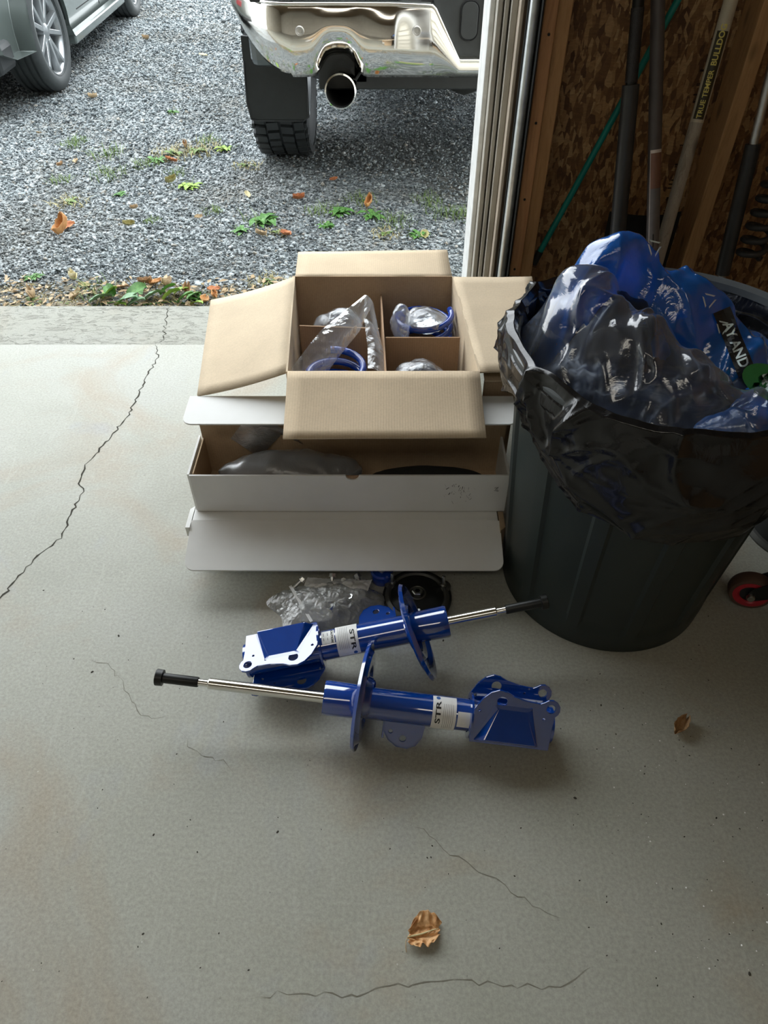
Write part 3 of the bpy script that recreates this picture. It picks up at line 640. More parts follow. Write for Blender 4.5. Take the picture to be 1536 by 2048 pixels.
# crease line marks on flaps, inner divider
obj('crease', MB().box(-.001, .001, 1.13, 1.298, .3535, .3537, Matrix.Translation((.0, 0, 0)) @ Matrix.Shear('XY', 4, (0, 0))), M['edge'], bx) if False else None
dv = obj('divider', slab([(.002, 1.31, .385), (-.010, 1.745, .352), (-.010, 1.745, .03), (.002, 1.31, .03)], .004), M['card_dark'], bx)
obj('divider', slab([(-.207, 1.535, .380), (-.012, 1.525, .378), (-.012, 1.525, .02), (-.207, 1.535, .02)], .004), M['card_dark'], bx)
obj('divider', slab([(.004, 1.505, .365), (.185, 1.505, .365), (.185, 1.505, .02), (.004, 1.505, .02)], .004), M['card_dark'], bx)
def helix(cx, cy, z0, r, tr, turns, pitch, a0=0, n=26):
    pts = [(cx + r * cos(a0 + 2*pi*i/n), cy + r * sin(a0 + 2*pi*i/n), z0 + pitch * i / n) for i in range(int(turns * n) + 1)]
    return MB().tube(pts, tr, 10)
def spring(lab, cx, cy, ztop, r, tr, a0):
    h = .032; t = 8.0; z0 = ztop - h * t
    if z0 < tr + .004: t = (ztop - tr - .006) / h; z0 = tr + .006
    o = obj('coil_spring', helix(cx, cy, z0, r, tr, t, h, a0), M['blue_coil'], smooth='full'); return tag(o, lab, 'spring', 'blue coil springs packed in the box')
spring('blue coil spring in the front left compartment of the cardboard box', -.115, 1.415, .345, .066, .0092, 1.8)
spring('blue coil spring in the back right compartment of the cardboard box', .105, 1.645, .352, .070, .008, .3)
spring('blue coil spring in the back left compartment of the cardboard box', -.125, 1.645, .27, .066, .0075, 1.2)
def ribbon(path, half, seed, mat, name, label, cat, nv=14, amp=.006, group=None, parent=None, freq=22, nu=60, sol=.0):
    P = [Vector(p) for p in path]; Hh = [Vector(p) for p in half]; m = len(P) - 1
    def f(u, v):
        t = min(u * m, m - 1e-6); k = int(t); q = t - k; q = q * q * (3 - 2 * q)
        c = P[k].lerp(P[k+1], q); h = Hh[k].lerp(Hh[k+1], q); p = c + h * ((v - .5) * 2)
        n = fold(p * freq + Vector((seed, 0, 0)))
        nr = Vector((0, -.6, .8)); return tuple(p + nr * (n - .3) * amp + nr * .012 * cos((v - .5) * pi))
    o = obj(name, MB().grid(f, nu, nv), mat, parent, smooth='full')
    if parent is None: tag(o, label, cat, group)
    return o
ribbon([(-.195, 1.39, .315), (-.13, 1.46, .372), (-.075, 1.52, .402), (-.036, 1.545, .445), (-.030, 1.50, .40), (-.018, 1.42, .375), (-.016, 1.36, .36)],
       [(.022, .0, -.035), (.02, -.012, -.03), (.016, -.012, -.022), (.010, 0, -.01), (.018, 0, -.02), (.02, 0, -.012), (.021, 0, -.01)], 4, M['clear'], 'plastic_bag', 'open clear plastic bag around the front left blue spring', 'bag', nu=90, nv=18, group='clear bags in the box')
def blob(center, rad, seed, amp, freq, mat, name, label, cat, sub=4, group=None, flat=True, zmin=None, sq=1.0):
    bm = bmesh.new(); bmesh.ops.create_icosphere(bm, subdivisions=sub, radius=1)
    c = Vector(center); sv = Vector((seed * 1.7, seed, 0))
    for v in bm.verts:
        d = v.co.copy(); p = Vector((d.x * rad[0], d.y * rad[1], d.z * rad[2]))
        n = fold(p * freq + sv) - .3; p += d * n * amp + d * noise.noise(p * freq * .4 + sv) * amp * 1.2
        q = c + p
        if zmin is not None: q.z = max(q.z, zmin + .0005 * (1 + noise.noise(p * 90)))
        v.co = q
    mb = MB(); mb.v = [tuple(v.co) for v in bm.verts]; mb.f = [tuple(v.index for v in f.verts) for f in bm.faces]; bm.free()
    o = obj(name, mb, mat, smooth=True)
    if label: tag(o, label, cat, group)
    return o
blob((.045, 1.60, .352), (.030, .035, .055), 3, .02, 16, M['clear'], 'plastic_bag', 'upright crinkled clear bag in the back right compartment', 'bag', group='clear bags in the box')
blob((.11, 1.63, .345), (.055, .06, .028), 5, .018, 18, M['clear'], 'plastic_bag', 'flat clear bag lying over the back right blue spring', 'bag', group='clear bags in the box')
blob((.10, 1.41, .285), (.078, .075, .075), 9, .02, 12, M['clear'], 'plastic_bag', 'clear bag puffed up in the front right compartment', 'bag', group='clear bags in the box')
blob((-.12, 1.64, .29), (.075, .06, .075), 12, .02, 12, M['clear'], 'plastic_bag', 'clear bag in the back left compartment behind the divider', 'bag', group='clear bags in the box')
spring('coil spring in the front right compartment under its bag', .10, 1.41, .30, .060, .0075, .6)

# white mailer boxes (upper one open, lower one with its flap out)
def rounded_flap(x0, x1, yh, yf, zh, zf, r, n=6):
    pts = [(x0, yh, 0), (x0, yf + r, 0)]
    for i in range(n + 1):
        a = pi + (pi / 2) * i / n; pts.append((x0 + r + r * cos(a), yf + r + r * sin(a), 0))
    for i in range(n + 1):
        a = 1.5 * pi + (pi / 2) * i / n; pts.append((x1 - r + r * cos(a), yf + r + r * sin(a), 0))
    pts += [(x1, yh, 0)]
    out = []
    for x, y, _ in pts:
        t = (y - yh) / (yf - yh); out.append((x, y, zh + (zf - zh) * t))
    return out
def board3(pts, th=.0035):
    k = len(pts); vs = list(pts) + [(x, y, z - th) for x, y, z in pts]
    return MB().add(vs, [tuple(range(k)), tuple(range(2*k-1, k-1, -1))] + [(i, k + i, k + (i+1) % k, (i+1) % k) for i in range(k)])
lo = thing('white_box', 'lower white cardboard box with its front flap sticking out', 'box', (-.09, 1.2, 0), 'stacked white boxes')
mb = MB().box(-.440, .262, 1.125, 1.130, 0, .112).box(-.440, .262, 1.280, 1.285, 0, .112).box(-.440, -.435, 1.13, 1.28, 0, .112).box(.257, .262, 1.13, 1.28, 0, .112).box(-.44, .262, 1.125, 1.285, 0, .004)
obj('body', mb, M['white'], lo); obj('lid', MB().box(-.440, .262, 1.121, 1.285, .1125, .117), M['white'], lo, bevel=.0015)
obj('front_flap', board3(rounded_flap(-.443, .266, 1.121, 1.003, .117, .080, .022)), M['white'], lo, bevel=.0008)
obj('side_tab', MB().prism([(-.452, 1.10), (-.442, 1.10), (-.442, 1.17), (-.452, 1.16)], .088, .116), M['white'], lo)
obj('side_tab', MB().prism([(.264, 1.09), (.276, 1.10), (.276, 1.15), (.264, 1.15)], .06, .117), M['edge'], lo)
up = thing('white_box', 'upper white cardboard box open with its lid standing up behind', 'box', (-.07, 1.22, .118), 'stacked white boxes')
z0, z1 = .1185, .228
def front_notched():
    x0, x1 = -.432, .279; cx = -.07; P = [(x0, z0), (x1, z0), (x1, z1)]
    for i in range(11): a = pi * i / 10; P.append((cx + .015 * cos(a), z1 - .013 * sin(a)))
    P += [(x0, z1)]
    return MB().prism(P, 0, .005, Matrix(((1, 0, 0, 0), (0, 0, 1, 1.150), (0, 1, 0, 0), (0, 0, 0, 1))))
obj('front_panel', front_notched(), M['white'], up, bevel=.0008)
obj('front_lining', MB().box(-.426, .273, 1.1555, 1.159, z0, z1 - .006), M['card_dark'], up)
obj('side_panel', slab([(-.432, 1.155, z1), (-.432, 1.295, z1), (-.432, 1.295, z0), (-.432, 1.155, z0)], -.005), M['white'], up)
obj('side_lining', MB().box(-.4265, -.4235, 1.16, 1.29, z0 + .004, z1 - .002), M['card_in'], up)
obj('side_panel', MB().box(.274, .279, 1.155, 1.295, z0, z1), M['white'], up)
obj('bottom_panel', MB().box(-.43, .276, 1.152, 1.295, z0, z0 + .004), M['card_in'], up)
obj('lid', MB().box(-.428, .284, 1.289, 1.2945, z0, .336), M['card_in'], up)
obj('lid_flap', board3(rounded_flap(-.436, .290, 1.294, 1.196, .340, .336, .022)), M['white'], up, bevel=.0008)
# black scuff print on the tray front
mb = MB(); rnd = random.Random(4)
for i in range(46):
    x = rnd.gauss(.170, .017); z = rnd.gauss(.176, .016); l = rnd.uniform(.002, .010); a = rnd.uniform(.6, 2.5); ww = rnd.uniform(.0004, .0012)
    if not .13 < z < .215: continue
    dx, dz = cos(a) * l, sin(a) * l; mb.add([(x, 1.1492, z), (x + dx, 1.1492, z + dz), (x + dx + ww, 1.1492, z + dz - ww), (x + ww, 1.1492, z - ww)], [(0, 1, 2, 3)])
for i in range(8):
    x = .252 + rnd.uniform(-.006, .006); z = .188 + rnd.uniform(-.006, .006); mb.add([(x, 1.1492, z), (x + .005, 1.1492, z + .003), (x + .004, 1.1492, z + .001), (x, 1.1492, z - .001)], [(0, 1, 2, 3)])
obj('scuff_mark', mb, M['ink'], up, label='black scuffs at the right of the tray front')
blob((-.225, 1.222, .176), (.175, .055, .046), 6, .022, 9, M['greyfilm'], 'foam_bag', 'grey translucent bag lying inside the upper white box', 'bag', sub=5)
ribbon([(-.33, 1.28, .20), (-.28, 1.282, .26), (-.22, 1.282, .24)], [(.03, 0, -.03), (.04, 0, -.02), (.03, 0, -.03)], 2, M['greyfilm'], 'plastic_sheet', 'grey film standing at the back of the upper white box', 'plastic film', nu=30, nv=10)
sd = blob((.10, 1.225, .150), (.14, .045, .026), 8, .006, 9, M['rubber'], 'rubber_boot', 'black rubber boot at the right inside the upper white box', 'car part', sub=4)
# cardboard scrap behind the right corner of the brown box
cs = thing('cardboard_offcut', 'small brown cardboard piece between the brown box and the bin', 'cardboard', (.25, 1.30, 0))
obj('panel', slab([(.225, 1.32, .37), (.300, 1.32, .37), (.300, 1.32, .02), (.225, 1.32, .02)]), M['card_in'], cs)
obj('fold', slab([(.225, 1.31, .37), (.300, 1.31, .37), (.300, 1.34, .372), (.225, 1.34, .372)]), M['card'], cs)

# ---------------------------------------------------------------- struts
def plate_mb(scale=1.0):
    out = [(0.002, -.034), (.148, -.034), (.153, -.010), (.148, .030), (.136, .052), (.122, .066), (.108, .072), (.094, .070), (.080, .063), (.055, .057), (.030, .055)]
    cx, cz, r = .010, .047, .0175
    arc = [(cx + r * cos(a), cz + r * sin(a)) for a in [radians(d) for d in (40, 70, 100, 130, 160, 190, 215, 235)]]
    return out + arc + [(.002, .012)]
def with_holes(poly, holes, t0, t1, mx):
    """outline and round holes bridged by a triangulated fill, extruded"""
    bm = bmesh.new(); edges = []
    def loop(pts):
        vs = [bm.verts.new((x, y, 0)) for x, y in pts]
        for i in range(len(vs)): edges.append(bm.edges.new((vs[i], vs[(i + 1) % len(vs)])))
    loop(poly)
    for cx, cy, r in holes: loop([(cx + r * cos(2*pi*i/16), cy + r * sin(2*pi*i/16)) for i in range(16)])
    bmesh.ops.triangle_fill(bm, use_beauty=True, use_dissolve=False, edges=edges)
    bad = [f for f in bm.faces if any((f.calc_center_median().xy - Vector((cx, cy))).length < r * .9 for cx, cy, r in holes)]
    bmesh.ops.delete(bm, geom=bad, context='FACES_ONLY')
    r = bmesh.ops.extrude_face_region(bm, geom=bm.faces[:])
    top = [v for v in r['geom'] if isinstance(v, bmesh.types.BMVert)]
    for v in bm.verts: v.co.z = t0
    for v in top: v.co.z = t1
    bm.verts.index_update(); mb = MB(); mb.add([tuple(v.co) for v in bm.verts], [tuple(v.index for v in f.verts) for f in bm.faces], mx); bm.free(); return mb
def cyl_wrap(mb2, R, x0, phi0, swap=False):
    v = []
    for x, y, z in mb2.v:
        if swap: x, y = -y, x
        a = phi0 + y / R; v.append((x0 + x, R * cos(a), R * sin(a)))
    o = MB(); o.v = v; o.f = mb2.f; return o
XZ = Matrix(((1, 0, 0, 0), (0, 0, 1, 0), (0, 1, 0, 0), (0, 0, 0, 1)))      # (x,y,z)->(x,z,y): profile plane X-Z, thickness along Y
def patch(w, h, r, n=14):
    return MB().grid(lambda u, v: ((u - .5) * w, (v - .5) * h, 0), 4, n)
def make_strut(label, end, rodend, rdir, tube_len, rod_len, seat_tilt, seat_x, sticker_x, small_x, text_dir, rod_r=.0105, tab_mode=0, seat_off=.012):
    e = Vector(end); d = Vector(rodend) - e; L = d.length
    mx = Matrix.Translation(e) @ frame(d, rdir)
    root = thing('suspension_strut', label, 'car part', mx=mx, group='blue suspension struts')
    P = lambda n, mb, m, **k: obj(n, mb, m, root, inv=False, **k)
    XA = RY(pi / 2)                                       # lathe axis -> +X
    R = .031
    P('tube', MB().lathe([(.0, .004), (R * .8, .004), (R, .0), (R, .004), (R - .0015, .006), (R - .0015, tube_len - .075), (R, tube_len - .07), (R + .0012, tube_len - .004), (R, tube_len), (.012, tube_len + .001), (0, tube_len + .001)], 48, XA), M['blue'], smooth=True)
    P('end_rim', MB().lathe([(R - .006, -.004), (R + .003, -.004), (R + .003, .002), (R - .006, .002)], 40, XA, caps=False), M['blue'], smooth=True)
    P('piston_rod', MB().lathe([(0, tube_len), (rod_r, tube_len), (rod_r, tube_len + rod_len - .002), (rod_r * .85, tube_len + rod_len), (0, tube_len + rod_len)], 32, XA), M['rod'], smooth=True)
    x = tube_len + rod_len
    P('rod_neck', MB().lathe([(0, x), (.0065, x), (.0065, x + .018), (.0075, x + .021), (0, x + .021)], 24, XA), M['rod'], smooth=True)
    xe = L
    P('threaded_cap', MB().lathe([(0, x + .018), (.0085, x + .018), (.0095, x + .020), (.0095, xe - .014), (.0150, xe - .013), (.0155, xe - .001), (.0145, xe), (.006, xe), (.005, xe - .004), (0, xe - .004)], 32, XA), M['dark_metal'], smooth=True)
    # clevis: two plates with an emboss and a wrap around the tube
    for sgn in (1, -1):
        y0, y1 = (.032, .0365) if sgn > 0 else (-.0365, -.032)
        pl = P('bracket_plate', with_holes(plate_mb(), [(.010, .047, .0082), (.100, .050, .0095), (.020, .026, .0022), (.138, .028, .0024), (.045, .043, .0018)], y0, y1, XZ), M['blue'], bevel=.0008)
        ys = y1 if sgn > 0 else y0; yo = ys + sgn * .006
        b = [(.030, -.020), (.128, -.020), (.104, .036), (.052, .036)]; a = [(.022, -.030), (.142, -.030), (.112, .044), (.044, .044)]
        vs = [(p[0], ys, p[1]) for p in a] + [(p[0], ys + sgn * (.019 if p[1] < 0 else .0012), p[1]) for p in b]
        obj('emboss', MB().add(vs, [(4, 5, 6, 7), (0, 1, 5, 4), (1, 2, 6, 5), (2, 3, 7, 6), (3, 0, 4, 7)]), M['blue'], pl, inv=False, bevel=.002)
    P('bracket_wrap', MB().lathe([(.0345, .002), (.0365, .002), (.0365, .150), (.0345, .150)], 24, RY(pi / 2) @ RZ(0), caps=False, a0=-pi / 2 + .0, a1=pi / 2) if False else
      MB().grid(lambda u, v: (.002 + .148 * u, .0355 * cos(pi + pi * v), .0355 * sin(pi + pi * v) - .0), 2, 18), M['blue'], smooth=True, solid=.002)
    P('collar', MB().lathe([(.031, .147), (.042, .147), (.042, .151), (.031, .152)], 36, XA, caps=False), M['blue'], smooth=True)
    # spring seat: dished disc with rolled rim and a step
    sm = Matrix.Translation((seat_x, 0, seat_off if seat_off else 0)) @ RZ(seat_tilt) @ RY(pi / 2)
    P('spring_seat', MB().lathe([(.031, -.016), (.036, -.016), (.040, -.004), (.055, .000), (.060, -.006), (.082, -.006), (.088, .001), (.097, .004), (.101, -.002), (.099, -.0035), (.096, .001), (.088, -.002), (.082, -.009), (.060, -.009), (.053, -.003), (.038, -.007), (.033, -.019), (.031, -.019)], 72, sm, caps=False), M['blue'], smooth=True)
    # link tab on the opposite side: rounded plate, side flange, holes
    tp = [(.228, -.020), (.232, -.052), (.242, -.070), (.258, -.078), (.278, -.076), (.296, -.064), (.306, -.046), (.308, -.020)]
    tm = XZ if tab_mode == 0 else XZ
    tb = P('link_tab', with_holes(tp, [(.268, -.058, .0065), (.292, -.046, .004)], .006, .0095, tm), M['blue'], bevel=.0006)
    obj('tab_flange', MB().box(.304, .308, -.020, .0095, -.062, -.022), M['blue'], tb, inv=False, bevel=.001)
    rimpts = [(x_, .012, z_) for x_, z_ in tp]
    obj('tab_rim', MB().add([(x_, .0095, z_) for x_, z_ in tp[1:7]] + [(x_, -.012, z_) for x_, z_ in tp[1:7]], [(i, i + 1, 7 + i, 6 + i) for i in range(5)]), M['blue'], tb, inv=False, solid=.0025)
    # labels facing the viewer side
    vw = mx.to_3x3().inverted() @ (Vector((0, 0, CAM_H)) - e); phi = atan2(vw.z, vw.y)
    st = P('sticker', cyl_wrap(patch(.044, .075, 0), R + .0003, sticker_x, phi - .15), M['label'], smooth='full')
    t = text_mesh('STR', .026, .0006); t.v = [(x_, y_ * .5, z_) for x_, y_, z_ in t.v]
    # text runs around the tube
    sgn = 1
    w2 = MB(); w2.f = t.f; w2.v = [(y_, x_, 0) for x_, y_, z_ in t.v]
    for i, (a_, b_, c_) in enumerate(w2.v): w2.v[i] = (a_ + .011 * sgn, b_ - .010 * 0, 0)
    obj('lettering', cyl_wrap(w2, R + .0006, sticker_x, phi - .08), M['ink'], st, inv=False)
    for k in range(6):
        ln = MB().grid(lambda u, v: (-.016 * sgn + k * .0035 * sgn - .0003 + u * .0006, -.030 + v * .050, 0), 1, 12)
        obj('ruled_line', cyl_wrap(ln, R + .0006, sticker_x, phi - .15), M['line'], st, inv=False)
    obj('logo', cyl_wrap(MB().grid(lambda u, v: (.004 * u * cos(2*pi*v) + .012 * sgn, .004 * u * sin(2*pi*v) + .032, 0), 2, 16), R + .0006, sticker_x, phi - .15), M['bluink'], st, inv=False)
    s2 = P('sticker', cyl_wrap(patch(.026, .030, 0), R + .0003, small_x, phi + (-.35 if text_dir > 0 else -.55)), M['label'], smooth='full')
    if text_dir < 0:
        for q in range(3):
            t = text_mesh(('CAUTION', 'CAUTION', 'CAUTION')[q] if q == 0 else '----  ---', .0062, .0002)
            w2 = MB(); w2.f = t.f; w2.v = [(y_ + (1 - q) * .008, x_, 0) for x_, y_, z_ in t.v]
            obj('lettering', cyl_wrap(w2, R + .0006, small_x, phi - .55), M['ink'], s2, inv=False)
    return root
make_strut('nearer blue strut with long bare chrome rod pointing left', (.308, .650, .047), (-.4245, .706, .122), (0, .57, .82), .424, .217, -.12, .352, .200, .162, 1)
make_strut('farther blue strut with white reflecting bracket plate and rod pointing right', (-.272, .788, .052), (.328, .868, .142), (0, -1, .16), .408, .100, .20, .345, .205, .168, -1)

# ---------------------------------------------------------------- strut mount and hardware bag
mt = thing('strut_mount', 'dark metal strut mount plate with studs lying by the white flap', 'car part', (.075, .985, 0))
P = lambda n, mb, m, **k: obj(n, mb, m, mt, inv=False, **k)
P('base_plate', MB().lathe([(0, .004), (.070, .004), (.078, .008), (.078, .012), (.060, .014), (.050, .020), (.030, .024), (0, .024)], 40), M['dark_metal'], smooth=True)
P('ring', MB().lathe([(.058, .012), (.064, .018), (.070, .016), (.074, .011)], 48, caps=False), M['casting'], smooth=True)
P('center_nut', MB().lathe([(.006, .022), (.013, .022), (.013, .030), (.011, .032), (.006, .032)], 6, caps=False), M['steel'])
P('center_cup', MB().lathe([(.014, .023), (.018, .026), (.021, .023)], 32, caps=False), M['casting'], smooth=True)
for a in (pi * .82, pi * .14, -pi * .5):
    x, y = .066 * cos(a), .066 * sin(a)
    P('ear', MB().lathe([(0, .004), (.018, .004), (.018, .013), (.015, .015), (0, .015)], 20, T(x, y, 0)), M['casting'], smooth=True)
    s = P('stud', MB().lathe([(.0085, .014), (.0085, .020), (.005, .0205), (.0045, .046), (.003, .048), (0, .048)], 14, T(x, y, 0)), M['steel'], smooth=True)
hb = thing('hardware_bag', 'crinkled clear plastic bag of bolts beside the far strut', 'bag', (-.12, .96, 0))
def sheet(u, v):
    a = u * 2 * pi; r = v
    ox = .118 * (1 + .10 * sin(3 * a + 1) + .08 * sin(5 * a)); oy = .072 * (1 + .1 * sin(2 * a + .5))
    x = ox * r * cos(a); y = oy * r * sin(a); x -= .02 * r * (cos(a) < -.5)
    h = .052 * (1 - r ** 2.2) ** .8 if r < 1 else 0
    n = fold(Vector((x, y, 0)) * 42 + Vector((3, 3, 0)))
    return (x - .25 * y, y + .2 * x * .3, max(.001, h + (n - .3) * .020 * (1 - r * .5) + .002))
obj('film', MB().grid(sheet, 110, 44), M['crink'], hb, smooth=True, inv=False)
def crumplet(cx, cy, w_, h_, seed, mat, zz, nm):
    f = lambda u, v: (cx + (u - .5) * w_ + .3 * (v - .5) * h_, cy + (v - .5) * h_, zz + .016 * (fold(Vector((u * 3, v * 3, seed))) - .3) + .012 * sin(pi * u) * sin(pi * v))
    return obj(nm, MB().grid(f, 26, 26), mat, hb, smooth=True, inv=False)
M['opaque_film'] = plain('white_inner_bag', (.88, .90, .88), .3, var=.2, vs=40, bmp=.4)
crumplet(-.01, .03, .11, .07, 1, M['opaque_film'], .030, 'inner_bag'); crumplet(.05, .03, .07, .055, 4, M['opaque_film'], .034, 'inner_bag'); crumplet(-.02, -.02, .07, .06, 7, M['opaque_film'], .022, 'inner_bag')
zs = obj('zip_strip', MB().box(-.052, .052, -.003, .003, -.0012, .0012), M['label'], hb, inv=False, mx=T(-.062, -.018, .040) @ RZ(-1.03) @ RY(.12), label='white zip seal strip')
for i, (x, y, a, el, s) in enumerate([(-.195, 1.008, .6, 1.1, 1), (-.118, 1.015, 1.5, .9, 1), (-.055, 1.012, 2.2, .8, 1.15), (-.105, .925, 2.6, .7, 1.1), (-.15, .975, .2, .3, .9), (-.07, .96, 3.4, .35, 1)]):
    b = thing('bolt', ('zinc bolt at the left edge of the hardware bag', 'zinc bolt at the top of the hardware bag', 'zinc bolt at the top right of the hardware bag', 'zinc bolt at the bottom of the hardware bag', 'zinc bolt lying in the left middle of the hardware bag', 'zinc bolt lying in the right middle of the hardware bag')[i], 'bolt', group='bolts in the bag',
              mx=T(x, y, .028) @ RZ(a) @ RY(el - pi / 2) @ RY(pi / 2) @ Matrix.Scale(s, 4))
    obj('shank', MB().lathe([(0, -.020), (.0042, -.020), (.0042, .010), (0, .010)], 14), M['steel'], b, smooth=True, inv=False)
    obj('head', MB().lathe([(0, .010), (.0095, .010), (.0095, .0115), (.0075, .012), (.0075, .018), (.0045, .018), (.004, .014), (0, .014)], 6), M['steel'], b, inv=False)
bp = thing('rubber_bushing', 'dark blue bushing peeking out below the white flap', 'car part', (-.005, 1.044, 0))
obj('sleeve', MB().lathe([(.009, .002), (.024, .002), (.026, .006), (.026, .030), (.022, .034), (.009, .034)], 28, caps=False), M['blue_coil'], bp, smooth=True, inv=False)
obj('inner_tube', MB().lathe([(.0065, .0), (.009, .0), (.009, .038), (.0065, .038)], 20, caps=False), M['steel'], bp, smooth=True, inv=False)

# ---------------------------------------------------------------- rubbish bin, liner, contents
CX, CY = .507, 1.068; ZR = .622
bn = thing('trash_can', 'large scuffed black plastic trash can with a black liner', 'trash can', (CX, CY, 0))
def can_r(z): return .226 + (.270 - .226) * z / .6
def canf(u, v):
    a = u * 2 * pi; z = v * .60; rib = 0
    k = (a * 12 / (2 * pi)) % 1.0
    rib = -.006 if .12 < k < .88 else 0
    rib *= max(0, min(1, (z - .05) / .02)) * max(0, min(1, (.50 - z) / .02))
    r = can_r(z) + rib; return (r * cos(a), r * sin(a), z + .002)
obj('body', MB().grid(canf, 240, 40), M['can'], bn, smooth=True, inv=False)
obj('bottom', MB().lathe([(0, .004), (.222, .004), (.227, .010)], 64, caps=False), M['can'], bn, smooth=True, inv=False)
obj('rim', MB().lathe([(.268, .585), (.280, .588), (.287, .600), (.287, .612), (.280, .618), (.268, .612), (.266, .600)], 96, caps=False), plain('grey_rim_plastic', (.07, .078, .082), .35), bn, smooth=True, inv=False)
ang = lambda a: (a + 2 * pi) % (2 * pi)
def skirt_end(a):      # lower edge of the liner outside, by angle
    d = abs(((a - radians(190) + pi) % (2 * pi)) - pi)
    z = .395 + .13 * exp(-(d / .45) ** 2)
    return z + .012 * sin(a * 5) + .008 * noise.noise(Vector((a * 3, 0, 0)))
PR = [(.20, .30), (.232, .42), (.252, .52), (.262, .585), (.270, .618), (.279, .632), (.289, .628), (.296, .600), (.303, .56), (.302, .50), (.290, .44), (.276, .40)]
def bagf(u, v):
    a = u * 2 * pi; t = v * (len(PR) - 1); k = min(int(t), len(PR) - 2); q = t - k
    r = PR[k][0] * (1 - q) + PR[k+1][0] * q; z = PR[k][1] * (1 - q) + PR[k+1][1] * q
    if z < .60 and k >= 7:
        e = skirt_end(a); s = (.60 - z) / .20; z = .60 - s * (.60 - e)
        r = max(can_r(z) + .012 + .010 * (1 - s), r - .01 * s)
    if 0 <= k <= 5: back = max(0, cos(a - radians(62))) ** 3; z -= .035 * back * (k / 5)
    if k >= 5: back = max(0, cos(a - radians(62))) ** 3; z -= .035 * back * max(0, 1 - (k - 5) / 4)
    left = max(0, cos(a - radians(185)))
    amp = .0035 + (.0035 + .011 * left) * min(1, max(0, (k + q - 5) / 2)) * (.45 if k > 8 else 1) + (.004 if k < 4 else 0)
    wx = Vector((cos(a) * .29, sin(a) * .29, z)); wv = Vector((noise.noise(wx * 7), noise.noise(wx * 7 + Vector((4, 4, 4))), 0)) * .05
    rg = lambda p: max(0, 1 - abs(noise.noise(p)) * 2.8) ** 2
    p1 = wx + wv; p2 = p1 + Vector((z * .8, -z * .8, 0)); p3 = p1 + Vector((-z * .9, z * .3, 0))
    d = amp * (1.1 * rg(Vector((p1.x * 9, p1.y * 9, p1.z * 3))) + .9 * rg(Vector((p2.x * 7 + 9, p2.y * 7, p2.z * 3.5))) + .35 * rg(Vector((p3.x * 16, p3.y * 16 + 5, p3.z * 6))) + .9 * noise.noise(wx * 6) - .6)
    lip = .010 * noise.noise(Vector((cos(a) * 3, sin(a) * 3, 5))) + .003 * noise.noise(Vector((cos(a) * 7, sin(a) * 7, 5)))
    if 2 <= k <= 8: z += lip * (1 if z > .56 else .4)
    r += d
    lim = can_r(min(z, .6)) + .006
    if k >= 7: r = max(r, lim if z < .58 else .290)
    return (r * cos(a), r * sin(a), z)
obj('liner', MB().grid(bagf, 640, 130), M['bag'], bn, smooth='full', inv=False, label='shiny black plastic liner folded over the rim')

